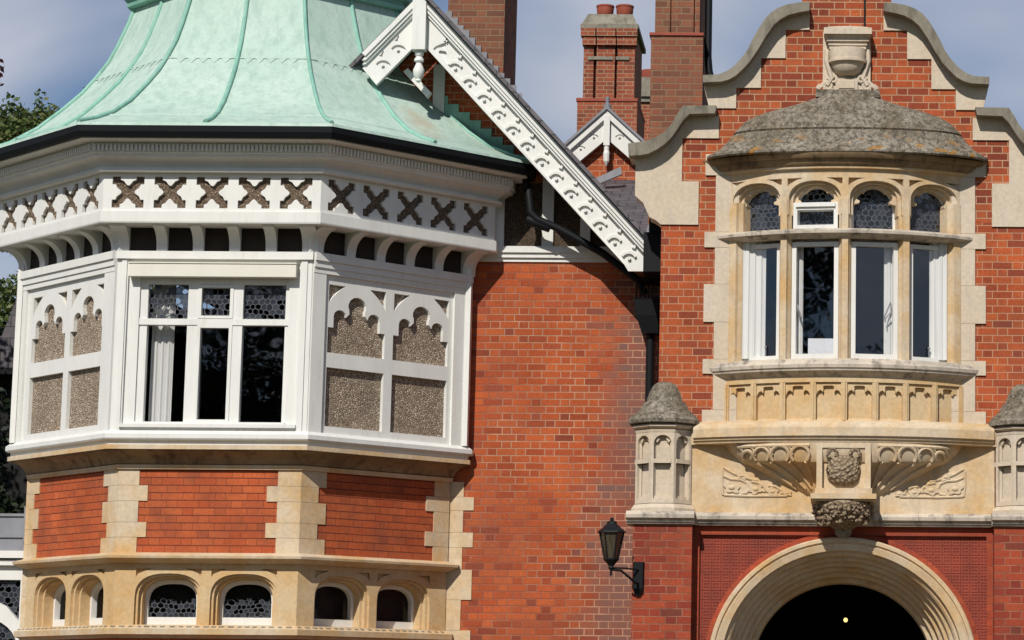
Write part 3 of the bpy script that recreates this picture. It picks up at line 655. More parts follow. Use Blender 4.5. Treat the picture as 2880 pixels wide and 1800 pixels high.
# bargeboards
def barge(k, xe, name, parent):
    top = lambda x: az_ - abs(x - ax_) * sl_
    b = MB(); F = FR(.75)
    xs_ = ax_ + k * .0
    ve, vm = .52, .155
    if k == 1:
        out_ = [(ax_, az_ - vm), (xe, top(xe) - vm), (xe, 6.50), (xe - .22, 6.50), (xe - .26, top(xe - .26) - ve), (ax_, az_ - ve)]
    else:
        out_ = [(ax_ - .001, az_ - vm), (xe, top(xe) - vm), (xe + .16, top(xe + .16) - ve), (ax_ - .001, az_ - ve)]
    ho = []
    nmot = 14 if k == 1 else 2
    for j in range(nmot):
        x = ax_ + k * (.235 + j * .166); z = top(x) - .395
        if k == -1: z -= 0
        ho.append(circle(x, z, .020, 8))
        A = [R(12 + 145 * q / 7) for q in range(8)]; r0, r1 = .066, .088
        ho.append([(x - .004 + r1 * math.cos(a), z + .008 + r1 * .85 * math.sin(a)) for a in A] + [(x - .004 + r0 * math.cos(a), z - .004 + r0 * .85 * math.sin(a)) for a in A[::-1]])
        lx, lz = (x + .062, z + .135) if k == 1 else (x - .02, z + .145)
        ho.append([(lx - .035, lz - .012), (lx - .012, lz + .0), (lx + .01, lz + .045), (lx + .022, lz + .04), (lx + .012, lz + .005), (lx + .005, lz - .025), (lx - .012, lz - .022)])
    b.prism(F, out_, ho, -.03, 0)
    # backing and raised moulding
    o2 = [(p[0], p[1]) for p in out_]
    b.prism(F, [(x * .999 + ax_ * .001, z) for x, z in o2], [], -.07, -.031)
    def band(v0, v1, d):
        e = xe if k == 1 else xe
        b.prism(F, [(ax_, az_ - v0), (e, top(e) - v0), (e + (.0 if k == 1 else .04), top(e + (.0 if k == 1 else .04)) - v1), (ax_, az_ - v1)], [], -.06, d)
    band(0.0, .075, .075); band(.075, .12, .055); band(.12, .158, .03)
    return b.build('bargeboard', M['white'], parent)
bb = barge(1, -2.16, 'bargeboard', mansion)
bl = barge(-1, -5.40, 'bargeboard', mansion)
b = MB(); b.fbox(FR(.75), ax_ - .075, ax_ + .075, 8.98, az_ - .02, -.04, .10); b.lathe(ax_, .74, [(.02, 8.99), (.05, 8.96), (.05, 8.93), (.035, 8.91), (.055, 8.88), (.055, 8.86), (.03, 8.84), (.065, 8.76), (.06, 8.70), (.03, 8.655), (.035, 8.635), (.0, 8.61)], 14)
b.build('pendant_post', M['white'], mansion, smooth=35)
b = MB(); b.prism(FR(1.0), [(-4.98, 8.80), (-4.93, 8.84), (-4.66, 8.56), (-4.70, 8.50)], [], -.05, .03); b.build('gable_brace', M['white'], mansion)

# chimneys
def chimney(parent_, name, boxes, pots=(), caps=()):
    b = MB()
    for x in boxes: b.box(*x)
    ch = b.build('chimney_stack', name, parent_)
    return ch
ca = chimney(mansion, M['brick_chimney'], [(-4.965, -4.255, 4.0, 5.2, 6, 13)])
b = MB(); F = FR(4.0)
for k in range(13):
    x0 = -4.99 + k * .075; z1 = 10.33 - (k + 0) * .088; b.fbox(F, x0, x0 + .078, z1 - .35, z1 + random.uniform(-.015, .015), 0.0, .02 + .001 * k)
b.build('lead_flashing', M['lead'], ca)
cc = MB(); cc.box(-2.38, -1.74, 3.5, 4.9, 5, 9.90).box(-2.335, -1.785, 3.54, 4.86, 9.90, 13)
cc.box(-2.335, -2.15, 3.50, 3.54, 9.925, 13).box(-2.12, -1.86, 3.50, 3.54, 9.925, 13).box(-1.83, -1.785, 3.50, 3.54, 9.925, 13)
cch = cc.build('chimney_stack', M['brick_chimney'], mansion)
MB().box(-2.40, -1.735, 3.48, 4.92, 9.90, 9.935).build('chimney_band', M['terracotta'], cch)
MB().tube([(-1.69, 3.75, 12.9), (-1.69, 3.75, 9.7), (-1.67, 3.7, 9.5), (-1.64, 3.7, 9.4), (-1.64, 3.7, 8.6)], .045).build('flue_pipe', M['black'], cch, smooth=60)
# small stack with two pots
b = MB(); b.box(-4.68, -3.76, 18.12, 19.6, 12.47, 13.75)
for x0, x1 in ((-4.68, -4.50), (-4.45, -4.12), (-4.07, -3.76)): b.box(x0, x1, 18.0, 18.13, 12.52, 13.70)
b.box(-4.77, -3.70, 17.95, 19.7, 9, 12.47)
for x0, x1 in ((-4.70, -4.46), (-4.44, -4.10), (-4.08, -3.73)): b.box(x0, x1, 17.93, 18.12, 13.50, 13.66).box(x0 - .03, x1 + .01, 17.90, 18.12, 13.66, 13.80)
cb = b.build('chimney_stack', M['brick_stack'], mansion)
b = MB().box(-4.79, -3.69, 17.93, 19.72, 12.47, 12.525); b.build('chimney_band', M['terracotta'], cb)
b = MB().box(-4.60, -4.45 + .3, 17.97, 18.1, 13.24, 13.30).box(-4.10, -3.86, 17.97, 18.1, 13.24, 13.30)
b.box(-4.74, -3.70, 17.9, 19.75, 13.80, 13.88).loft([[(-4.72, 17.92, 13.88), (-3.72, 17.92, 13.88), (-3.72, 19.7, 13.88), (-4.72, 19.7, 13.88)], [(-4.62, 18.05, 14.10), (-3.82, 18.05, 14.10), (-3.82, 19.5, 14.10), (-4.62, 19.5, 14.10)]], closed=True, caps=True)
b.build('chimney_cap', M['stone_grey'], cb)
for x in (-4.355, -4.0): MB().lathe(x, 18.5, [(.13, 14.08), (.13, 14.18), (.145, 14.2), (.155, 14.30), (.155, 14.33), (.165, 14.34), (.165, 14.37), (.11, 14.37), (.11, 14.2)], 16).build('chimney_pot', M['terracotta'], cb, smooth=35)
b = MB().box(-4.2, -3.3, 24, 25, 10, 13.95); cs = b.build('chimney_stack', M['brick_stack'], mansion)
MB().box(-4.24, -3.2, 23.9, 25.1, 13.98, 14.38).box(-4.22, -3.2, 23.95, 25.05, 13.88, 13.98).build('chimney_cap', M['stone_grey'], cs)
MB().lathe(-3.98, 24.5, [(.14, 14.36), (.17, 14.42), (.19, 14.62), (.19, 14.65)], 14).build('chimney_pot', M['terracotta'], cs, smooth=35)

# dormer behind
b = MB(); F = FR(6.0); da_ = -3.129
b.prism(F, [(-3.72, 8.05), (-2.55, 8.05), (-2.55, 8.9), (da_, 9.42), (-3.72, 8.9)], [], -1.5, -.12)
dm = b.build('dormer_gable', M['brick_porch'], mansion)
b = MB(); t2 = lambda x: 9.53 - abs(x - da_) * .92
for k in (-1, 1):
    e = da_ + k * .66; ho = []
    for j in range(3):
        x = da_ + k * (.17 + j * .17); z = t2(x) - .22; ho.append(circle(x, z, .018, 8))
        A = [R(20 + 140 * q / 6) for q in range(7)]
        ho.append([(x + .066 * math.cos(a), z + .056 * math.sin(a)) for a in A] + [(x + .05 * math.cos(a), z + .042 * math.sin(a)) for a in A[::-1]])
    b.prism(F, [(da_ + k * .001, 9.53 - .1), (e, t2(e) - .1), (e - k * .05, t2(e) - .30), (da_ + k * .001, 9.53 - .38)], ho, -.03, 0)
    b.prism(F, [(da_ + k * .001, 9.53), (e, t2(e)), (e, t2(e) - .101), (da_ + k * .001, 9.53 - .101)], [], -.05, .05)
    b.prism(F, [(da_ + k * .001, 9.43), (e, t2(e) - .1), (e - k * .05, t2(e) - .30), (da_ + k * .001, 9.53 - .38)], [], -.06, -.031)
b.fbox(F, da_ - .04, da_ + .04, 9.05, 9.45, -.03, .06).lathe(da_, 5.98, [(.035, 9.06), (.035, 8.98), (.045, 8.95), (.04, 8.84), (.0, 8.77)], 10)
b.build('bargeboard', M['white'], dm)
b = MB()
for k in (-1, 1):
    e = da_ + k * .72
    b.prism(F, [(da_, 9.535), (e, t2(e) + .005), (e, t2(e) + .05), (da_, 9.58)], [], -2.5, .08)
b.lathe(da_, 5.98, [(.05, 9.52), (.05, 9.60), (.025, 9.62), (.03, 9.70), (.0, 9.72)], 10)
b.build('dormer_roof', M['lead'], dm)
b = MB(); b.face([(-3.9, 2.2, 6.85), (-2.0, 2.2, 6.85), (-2.0, 6.1, 8.62), (-3.9, 6.1, 8.62)]).face([(-3.9, 2.2, 6.80), (-2.0, 2.2, 6.80), (-2.0, 6.1, 8.57), (-3.9, 6.1, 8.57)])
b.build('rear_roof', M['slate'], mansion)
b = MB().tube([(-2.32 + .02 * math.sin(k), 2.3 + k * .22, 6.95 + k * .1) for k in range(10)], .05).build('lead_verge', M['lead'], mansion)
b = MB().prism(FR(5.6), [(-3.25, 8.42), (-2.88, 8.58), (-2.90, 8.68), (-3.27, 8.50)], [], 0, .06)
b.build('lead_flashing', M['lead'], mansion)

# ================================================================== entrance porch
AX = 0.02
def mir(P): return [(2 * AX - x, z) for x, z in P]
half = [(-1.97, 3.6), (-1.97, 6.95), (-1.77, 6.95), (-1.77, 7.86), (-1.40, 7.86), (-1.40, 8.19), (-1.19, 8.19), (-1.19, 8.42), (-.93, 8.42), (-.93, 8.76), (-.66, 8.76), (-.66, 9.08), (-.40, 9.08), (-.40, 9.36), (-.47, 9.36), (-.47, 11.0)]
hole = [(-1.2, 4.72), (1.24, 4.72), (1.24, 7.42), (-1.2, 7.42)]
lo_ = [(-1.97, 3.6), (-1.97, 6.93)]; up_ = [(-1.78, 6.93)] + half[2:]
b = MB()
for k in (0, 1):
    f_ = (lambda P: P) if k == 0 else mir
    b.prism(FR(.02), f_([(-1.97, 3.6), (-1.2, 3.6), (-1.2, 6.93), (-1.97, 6.93)]), [], -.36, 0)
b.prism(FR(.02), rect(-1.2, 1.24, 3.6, 4.72), [], -.36, 0)
b.build('porch_wall', M['brick_porch'], mansion)
up_ = [(-1.77, 6.931), (-1.77, 7.86)] + half[4:]
hole2 = [(1.24, 6.931), (1.24, 7.42), (-1.2, 7.42), (-1.2, 6.931)]
b = MB().prism(FR(.02), up_ + mir(up_)[::-1] + hole2, [], -.36, 0); b.build('porch_gable_wall', M['brick_gable'], mansion)
st_up = [(-.385, 9.24), (-.385, 9.06), (-.645, 9.06), (-.645, 8.74), (-.91, 8.74), (-.91, 8.405), (-1.177, 8.405), (-1.177, 8.175), (-1.47, 8.175)]
cb_up = [(-1.532, 8.425), (-1.332, 8.435), (-1.25, 8.46), (-1.179, 8.501), (-1.09, 8.59), (-1.027, 8.66), (-.936, 8.803), (-.86, 8.94), (-.769, 9.074), (-.70, 9.135), (-.61, 9.185), (-.50, 9.215), (-.385, 9.235)]
ct_up = [(-.385, 9.33), (-.50, 9.325), (-.632, 9.30), (-.72, 9.265), (-.80, 9.215), (-.875, 9.13), (-.935, 9.03), (-.999, 8.914), (-1.05, 8.80), (-1.10, 8.725), (-1.195, 8.612), (-1.28, 8.55), (-1.363, 8.515), (-1.535, 8.505)]
st_lo = [(-1.385, 8.083), (-1.36, 8.083), (-1.36, 7.84), (-1.755, 7.84), (-1.755, 7.36), (-1.57, 7.36), (-1.57, 6.884), (-1.974, 6.884), (-2.03, 6.93), (-2.10, 6.965), (-2.14, 7.05), (-2.17, 7.12), (-2.26, 7.20), (-2.26, 7.60)]
cb_lo = [(-2.325, 7.607), (-2.20, 7.615), (-2.116, 7.631), (-2.02, 7.68), (-1.934, 7.742), (-1.86, 7.82), (-1.80, 7.91), (-1.745, 8.0), (-1.675, 8.073), (-1.40, 8.083)]
ct_lo = [(-1.382, 8.17), (-1.745, 8.165), (-1.80, 8.08), (-1.86, 7.97), (-1.93, 7.885), (-2.012, 7.825), (-2.10, 7.785), (-2.18, 7.765), (-2.333, 7.742)]
for mm, s in ((lambda P: P, -1), (mir, 1)):
    b = MB(); b.prism(FR(0), mm(st_up + cb_up[:]), [], -.3, 0); b.prism(FR(0), mm(st_lo + cb_lo), [], -.3, 0); b.build('gable_stonework', M['stone_pale'], mansion)
# quoined jambs of the oriel
jt = [(7.43, 7.666, 1), (6.808, 7.43, 0), (6.637, 6.808, 1), (6.236, 6.637, 0), (5.822, 6.236, 1), (5.42, 5.822, 0), (5.26, 5.42, 1), (4.872, 5.26, 0), (4.70, 4.872, 1)]
for s in (-1, 1):
    b = MB()
    for z0, z1, wv in jt:
        a, c = AX + s * 1.15, AX + s * (1.405 + .115 * wv); b.box(min(a, c), max(a, c), .0 - .001 * wv, .2, z0, z1 - .003)
    b.build('jamb_quoins', M['stone_pale'], mansion)
for mm in (lambda P: P, mir):
    for P, d in ((cb_up + ct_up, .155), (cb_lo + ct_lo, .155)):
        b = MB().prism(FR(0), mm(P), [], -.42, d); b.build('coping', M['stone_grey'], mansion)
b = MB().box(-.002 + .21, .225, -.01, .005, 9.07, 11); b.build('conductor_strip', M['black'], mansion)

# cartouche over the oriel
b = MB(); F = FR(0)
b.fbox(F, -.235, .285, 8.36, 9.03, -.05, .04)
b.fbox(F, -.225, .295, 8.965, 9.035, 0, .20).fbox(F, -.215, .285, 8.945, 8.965, 0, .17).fbox(F, -.195, .265, 8.90, 8.945, 0, .14).fbox(F, -.175, .245, 8.86, 8.90, 0, .115).fbox(F, -.165, .235, 8.82, 8.86, 0, .10)
b.prism(F, arch(AX + .015, .26, 9.034, 9.034, 9.06, 10), [], 0, .17)
b.lathe(AX + .015, -.04, [(.02, 8.53), (.09, 8.535), (.14, 8.57), (.175, 8.62), (.195, 8.69), (.205, 8.76), (.20, 8.825)], 24, .85)
b.lathe(AX + .015, -.05, [(.19, 8.66), (.215, 8.67), (.215, 8.70), (.19, 8.71)], 24, .85)
b.fbox(F, -.095, .145, 8.36, 8.50, 0, .07).fbox(F, -.06, .11, 8.39, 8.47, .05, .08)
for s in (-1, 1):
    for (ox, oz, r0) in ((.215, 8.41, .06), (.155, 8.49, .05), (.28, 8.385, .045), (.20, 8.36, .05)):
        P = []
        for k in range(16):
            a = k * .55; rr = r0 * (1 - k / 22); P.append((AX + .012 + s * (ox + rr * math.cos(a)), -.05 - .02 * (k / 16), oz + rr * math.sin(a)))
        b.tube(P, .021, 6, .012)
    b.tube([(AX + .012 + s * .22, -.05, 8.82), (AX + .012 + s * .23, -.06, 8.7), (AX + .012 + s * .2, -.06, 8.6), (AX + .012 + s * .17, -.06, 8.5), (AX + .012 + s * .22, -.06, 8.42)], .028, 6)
b.build('cartouche', M['stone_pale'], mansion, smooth=40)

# --- oriel
RO, CYO = 2.4, 2.04
def FA_(r): return lambda u, v, d: (AX + (r + d) * math.sin(u / RO), CYO - (r + d) * math.cos(u / RO), v)
def arcring(mb, prof_, wall=.03, n=36, closed=True):
    rings = []
    for off, z in prof_:
        r = RO + off; t = math.acos(min(1, (CYO - wall) / r)); rings.append([(AX + r * math.sin(-t + 2 * t * k / n), CYO - r * math.cos(-t + 2 * t * k / n), z) for k in range(n + 1)])
    return mb.loft(rings, wrap=closed)
FO_ = FA_(RO); CUT = [-1.3 + .1 * k for k in range(27)]; SEG = RO * R(15.9)
# cornice and roof
b = MB(); arcring(b, [(-.2, 7.40), (-.01, 7.40), (-.005, 7.43), (.03, 7.44), (.035, 7.463), (-.2, 7.464)]); oc_ = b.build('oriel_cornice', M['stone'], mansion, smooth=25)
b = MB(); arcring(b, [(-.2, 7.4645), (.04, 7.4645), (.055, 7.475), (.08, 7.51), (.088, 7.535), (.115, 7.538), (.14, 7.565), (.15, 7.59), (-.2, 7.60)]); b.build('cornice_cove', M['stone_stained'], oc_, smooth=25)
b = MB(); sil = [(1.50, .48, 7.585), (1.53, .51, 7.60), (1.53, .51, 7.625), (1.40, .455, 7.705), (1.32, .42, 7.78), (1.255, .405, 7.862), (1.225, .385, 7.866), (1.245, .40, 7.885), (1.235, .395, 7.90), (1.12, .35, 8.02), (1.02, .31, 8.075), (.90, .275, 8.12), (.62, .215, 8.20), (.46, .19, 8.25), (.34, .17, 8.30), (.33, .16, 8.34)]
rings = []
for wd, sg, z in sil: rings.append([(AX + .02 + wd * math.sin(-1 + 2 * k / 40 and (-math.pi / 2 + math.pi * k / 40)) , .05 - (sg + .05) * math.cos(-math.pi / 2 + math.pi * k / 40) ** .8 if 0 < k < 40 else .05, z) for k in range(41)])
b.loft(rings); b.face(rings[-1]); b.fbox(FR(0), -.31, .385, 8.28, 8.365, -.05, .12)
b.build('oriel_roof', M['stone_lichen'], mansion, smooth=30)
# heads of the four lights
b = MB()
for j in range(4):
    c = (j - 1.5) * SEG
    out_ = rect(c - SEG / 2 + .001, c + SEG / 2 - .001, 6.80, 7.42)
    G = FO_
    b.prism(G, [(c - SEG / 2, 7.415), (c - SEG / 2, 6.95)] + [(c - .285, 6.95)] + arch(c, .285, 6.96, 7.12, 7.315, e=.88)[1:-1] + [(c + .285, 6.95), (c + SEG / 2, 6.95), (c + SEG / 2, 7.415)], [[(c + s * .30, 7.345), (c + s * .12, 7.345), (c + s * .20, 7.325), (c + s * .27, 7.285), (c + s * .30, 7.26)][:: 1] for s in (-1, 1)], -.07, -.012, cuts=CUT)
    b.prism(G, [(c - SEG / 2, 7.41), (c - SEG / 2, 6.95)] + [(c - .25, 6.95)] + arch(c, .25, 6.96, 7.11, 7.29, e=.88)[1:-1] + [(c + .25, 6.95), (c + SEG / 2, 6.95), (c + SEG / 2, 7.41)], [], -.12, -.0702, cuts=CUT)
    ins = [(-.25, 6.95), (-.245, 7.075), (-.175, 7.09), (-.17, 7.115), (-.205, 7.13), (-.205, 7.17), (-.165, 7.215), (-.122, 7.20), (-.105, 7.222), (-.06, 7.255), (0, 7.268)]
    ins = ins + [(-x, z) for x, z in ins[:-1][::-1]]
    b.prism(G, [(c - SEG / 2, 7.40), (c - SEG / 2, 6.95)] + [(c + x, z) for x, z in ins] + [(c + SEG / 2, 6.95), (c + SEG / 2, 7.40)], [], -.20, -.1202, cuts=CUT)
b.build('oriel_heads', M['stone'], mansion)
# mullions, transom, sill
for k in range(-2, 3):
    b = MB(); u = k * SEG; t = u / RO; wdt = .066 if abs(k) < 2 else .085
    if abs(k) == 2: u -= math.copysign(.06, k); t = u / RO
    P = [(-wdt, -.22), (-wdt, -.075), (-wdt * .62, -.035), (-wdt * .5, 0), (wdt * .5, 0), (wdt * .62, -.035), (wdt, -.075), (wdt, -.22)]
    ring = lambda z: [(AX + (RO + d) * math.sin(t) + a * math.cos(t), CYO - (RO + d) * math.cos(t) + a * math.sin(t), z) for a, d in P]
    b.loft([ring(5.36), ring(6.705)], closed=True, caps=True); b.loft([ring(6.775), ring(7.12)], closed=True, caps=True); b.build('mullion', M['stone'], mansion)
b = MB(); arcring(b, [(-.22, 6.69), (-.02, 6.69), (.03, 6.715), (.065, 6.73), (.068, 6.758), (.0, 6.79), (-.22, 6.79)]); b.build('transom', M['stone_ledge'], mansion, smooth=20)
b = MB(); arcring(b, [(-.2, 5.19), (0, 5.19), (.015, 5.21), (.06, 5.235), (.075, 5.25), (.08, 5.27), (.095, 5.28), (.10, 5.315), (.085, 5.325), (.07, 5.335), (.06, 5.36), (-.02, 5.39), (-.25, 5.39)]); b.build('oriel_sill', M['stone_ledge'], mansion, smooth=20)
# panelled apron
b = MB(); arcring(b, [(-.065, 4.70), (-.065, 5.20), (-.2, 5.20), (-.2, 4.70)]); arcring(b, [(-.07, 5.135), (0, 5.135), (0, 5.195), (-.07, 5.195)]); arcring(b, [(-.07, 4.74), (-.065, 4.755), (0.01, 4.70), (.02, 4.66), (-.07, 4.66)])
for k in range(-4, 5):
    u = k * RO * R(7.95); b.prism(FO_, rect(u - .032, u + .032, 4.72, 5.14), [], -.068, -.004)
    b.prism(FO_, rect(u - .012, u + .012, 4.725, 5.14), [], -.05, .010)
    if k < 4:
        c = u + RO * R(7.95) / 2
        P = [(-.135, 5.14), (-.135, 5.0), (-.115, 5.04), (-.085, 5.055), (-.06, 5.03), (-.055, 5.065), (-.06, 5.09), (-.04, 5.10)]
        b.prism(FO_, [(c + x, z) for x, z in P] + [(c - x, z) for x, z in P[::-1]], [], -.066, -.025)
b.build('oriel_apron', M['stone_gold'], mansion)
# windows
for j in range(4):
    c = (j - 1.5) * SEG; G = FO_; ins_ = j in (1, 2)
    hw = .262
    wf = MB().prism(G, rect(c - hw, c + hw, 5.392, 6.66), [rect(c - hw + .04 + .01 * ins_, c + hw - .04 - .01 * ins_, 5.44 + .01 * ins_, 6.615)], -.15, -.10 + .015 * ins_)
    win = wf.build('oriel_window', M['white'], mansion)
    MB().prism(G, rect(c - hw + .03, c + hw - .03, 5.43, 6.625), [], -.135, -.129).build('pane', M['glass'], win)
    hp = MB()
    if j == 1: hp.tube([FO_(c - .2, 5.98, -.12), FO_(c - .19, 5.93, -.09), FO_(c - .17, 5.88, -.10), FO_(c - .15, 5.84, -.1)], .012, 6)
    if j == 2:
        for a0, a1 in (((.19, 6.02), (.12, 5.86)), ((.12, 5.86), (.13, 5.80)), ((.19, 6.02), (.20, 5.92)), ((.20, 5.92), (.13, 5.84))): hp.tube([FO_(c + a0[0], a0[1], -.125), FO_(c + a1[0], a1[1], -.125)], .007, 6)
    if j in (0, 3):
        x = c + (.09 if j == 0 else -.02); hp.tube([FO_(x, 5.44, -.115), FO_(x, 5.52, -.115)], .006, 6); hp.lathe(*FO_(x, 0, -.115)[:2], [(.0, 5.52), (.014, 5.53), (.014, 5.545), (.0, 5.555)], 8)
    if hp.v: hp.build('window_stay', M['lead'], win)
    uf = MB().prism(G, [(c - hw, 6.79)] + arch(c, hw, 6.8, 7.03, 7.28)[1:-1] + [(c + hw, 6.79)], [[(c - hw + .03, 6.82)] + arch(c, hw - .03, 6.83, 7.03, 7.26)[1:-1] + [(c + hw - .03, 6.82)]], -.235, -.205)
    if j == 1: uf.prism(G, rect(c - .25, c + .25, 6.80, 7.09), [rect(c - .205, c + .205, 6.845, 7.01)], -.205, -.08); uf.prism(G, rect(c - .22, c + .22, 7.04, 7.085), [], -.08, -.055)
    up = uf.build('oriel_upper_light', M['white'], mansion)
    MB().prism(G, [(c - hw + .02, 6.81)] + arch(c, hw - .02, 6.83, 7.03, 7.27)[1:-1] + [(c + hw - .02, 6.81)], [], -.222, -.215).build('pane', M['leaded'], up)
    if j == 1: MB().prism(G, rect(c - .21, c + .21, 6.84, 7.015), [], -.15, -.144).build('pane', M['glass'], up)
    # stone mouldings between frame and mullion
b = MB(); b.box(-1.25, 1.29, .05, 3.5, 5.1, 5.15).box(-1.25, 1.29, .38, 3.5, 7.45, 7.5).box(-1.3, -1.25, .38, 3.5, 5.1, 7.5).box(1.29, 1.34, .38, 3.5, 5.1, 7.5).box(-1.3, 1.34, 3.5, 3.55, 5.1, 7.5)
b.build('oriel_room', M['dark'], mansion)
curtain(-1.08, -.83, .0 - .02, 5.42, 6.7, 'white curtain filling the left half of the leftmost oriel light', .008)
curtain(-.505, -.425, -.10, 5.42, 6.7, 'narrow white curtain edge at the left of the second oriel light', .006, 16)
curtain(.44, .60, -.10, 5.42, 6.7, 'white curtain behind the window stay in the third oriel light', .008, 24)
curtain(.93, 1.12, .0 - .02, 5.42, 6.7, 'white curtain at the right of the rightmost oriel light', .008, 24)
bx = MB().fbox(FR(-.06), -.37, -.02, 5.40, 5.64, -.30, 0).fbox(FR(-.06), -.34, -.05, 5.60, 5.66, -.31, -.29)
tag(bx.build('storage_box', M['paper']), 'white card box on the sill inside the second oriel light', 'box')

# band, corbel zone
b = MB(); F = FR(0)
rings = []
for d, z in [(-.06, 4.73), (0, 4.705), (.045, 4.665), (.055, 4.645), (.055, 4.555), (.03, 4.548), (.028, 4.525), (.01, 4.518), (0, 4.492), (-.1, 4.487)]:
    rings.append([(AX + 1.605 * k / 24, -(.055 + .345 * (1 - abs(k / 24) ** 2.2) + d), z) for k in range(-24, 25)])
b.loft(rings)
b.fbox(F, -1.605, 1.645, 4.487, 4.73, -.2, .06)
b.fbox(F, -1.62, 1.63, 3.70, 4.49, -.2, .018)
b.fbox(F, -1.55, 1.57, 3.735, 3.79, 0, .035)
b.build('corbel_panel', M['stone'], mansion)
for s in (-1, 1):      # carved leaf spandrels in low relief
    b = MB()
    for P in ([(1.28, 4.25), (1.18, 4.19), (1.06, 4.145), (.92, 4.11)], [(1.295, 4.22), (1.295, 4.05), (1.28, 3.955)], [(1.27, 3.955), (1.0, 3.945), (.6, 3.95)],
              [(1.28, 4.16), (1.2, 4.125), (1.1, 4.12), (1.03, 4.09), (1.0, 4.03), (1.03, 3.98), (1.09, 3.97)], [(.98, 4.10), (.90, 4.085), (.84, 4.04), (.84, 3.99)], [(.80, 4.06), (.72, 4.05), (.66, 4.01), (.66, 3.97)]):
        b.tube([(AX + s * x, -.02, z) for x, z in P], .015, 6)
    for lx, lz, rx, rz, rot in ((1.19, 4.035, .085, .055, .3), (.935, 4.02, .075, .05, -.2), (.755, 3.995, .065, .042, .2), (.60, 3.98, .05, .03, .1), (1.09, 4.19 - .03, .06, .03, .5)):
        P = []
        for q in range(20):
            a = 2 * math.pi * q / 20; k = 1 + .22 * math.cos(5 * a); px_, pz_ = rx * k * math.cos(a), rz * k * math.sin(a)
            P.append((AX + s * (lx + px_ * math.cos(rot) - pz_ * math.sin(rot)), lz + px_ * math.sin(rot) + pz_ * math.cos(rot)))
        b.prism(FR(0), P, [], .0, .034); b.lathe(AX + s * lx, -.03, [(0, lz - rz * .6), (rx * .4, lz - rz * .3), (rx * .5, lz), (rx * .4, lz + rz * .3), (0, lz + rz * .6)], 8, .5)
    b.build('carved_spandrel', M['stone'], mansion, smooth=50)
CP = [(4.487, 1.27, .42), (4.40, 1.21, .405), (4.31, 1.10, .38), (4.285, 1.06, .365), (4.275, 1.02, .33), (4.25, .97, .27), (4.21, .90, .215), (4.15, .79, .17), (4.08, .65, .145), (4.0, .48, .13), (3.94, .34, .12)]
b = MB(); rings = []
for z, wd, sg in CP:
    rings.append([(AX + wd * math.sin(math.pi / 2 * (-1 + 2 * q / 36)), .01 - sg * math.cos(math.pi / 2 * (-1 + 2 * q / 36)), z) for q in range(37)])
b.loft(rings); b.face(rings[0]); b.build('oriel_corbel', M['stone'], mansion, smooth=40)
def corby(x, z):
    z = max(3.95, min(4.486, z))
    for (z1, w1, s1), (z0, w0, s0) in zip(CP, CP[1:]):
        if z0 <= z <= z1:
            t = (z - z0) / (z1 - z0); wd = w0 + (w1 - w0) * t; sg = s0 + (s1 - s0) * t; q = min(.999, abs(x - AX) / wd); return .01 - sg * math.sqrt(1 - q * q)
for s in (-1, 1):
    b = MB()
    for cx, rr in ((.46, .095), (.675, .095), (.87, .08), (1.02, .05)):
        P = []
        for q in range(15):
            a = R(-40 + 260 * q / 14); x = AX + s * (cx + rr * math.cos(a)); z = 4.36 + rr * math.sin(a); P.append((x, corby(x, z) - .012, z))
        b.tube(P, .019, 6)
        x = AX + s * (cx + rr + .012); P = [(x + dx, corby(x + dx, zz) - .01, zz) for dx, zz in ((-.05, 4.47), (0, 4.43), (.03, 4.36))]; b.tube(P, .014, 6)
    for x0_, x1_ in ((.40, .30), (.575, .34), (.77, .40), (.93, .50)):
        P = []
        for q in range(9):
            t = q / 8; z = 4.29 - .27 * t; x = AX + s * (x0_ + (x1_ - x0_) * t ** .8); P.append((x, corby(x, z) - .008, z))
        b.tube(P, .02, 6, .012)
    b.tube([(AX + s * (.36 + q * .085), corby(AX + s * (.36 + q * .085), 4.455) - .01, 4.455) for q in range(10)], .02, 6)
    b.build('corbel_tracery', M['stone'], mansion, smooth=50)
b = MB(); F = FR(-.16)
b.fbox(F, AX - .30, AX + .30, 3.945, 4.0, -.2, .31).fbox(F, AX - .285, AX - .225, 3.99, 4.475, -.2, .25).fbox(F, AX + .225, AX + .285, 3.99, 4.475, -.2, .25).fbox(F, AX - .225, AX + .225, 3.99, 4.475, -.2, .17).fbox(F, AX - .225, AX + .225, 4.43, 4.475, .15, .25)
b.fbox(F, AX - .345, AX + .345, 3.885, 3.94, -.2, .36).fbox(F, AX - .32, AX + .32, 3.865, 3.885, -.2, .33)
b.build('corbel_block', M['stone'], mansion)
b = MB(); b.lathe(AX, -.33, [(.0, 4.03), (.10, 4.04), (.165, 4.10), (.185, 4.20), (.165, 4.30), (.13, 4.34), (.05, 4.37), (0, 4.375)], 20, .62)
for s in (-1, 1): b.tube([(AX + s * (.12 + .05 * math.cos(a)), -.39, 4.37 + .05 * math.sin(a)) for a in [q * .6 - 1 for q in range(9)]], .022, 6)
b.build('corbel_shield', M['stone_carved'], mansion, smooth=50)
b = MB(); b.lathe(AX, -.22, [(.30, 3.88), (.315, 3.84), (.305, 3.77), (.27, 3.70), (.20, 3.645), (.12, 3.60), (.085, 3.575)], 28, .95)
random.seed(3)
for k in range(120):
    a = random.uniform(math.pi, 2 * math.pi); z = random.uniform(3.62, 3.86); r0 = .315 - .35 * max(0, 3.76 - z) ** 1.0 * 1.2
    rr = random.uniform(.014, .028); cx, cy = AX + r0 * math.cos(a), -.22 + .95 * r0 * math.sin(a)
    b.lathe(cx, cy, [(.0, z - rr), (rr * .8, z - rr * .5), (rr, z), (rr * .8, z + rr * .5), (0, z + rr)], 6)
b.build('corbel_foliage', M['stone_carved'], mansion, smooth=50)
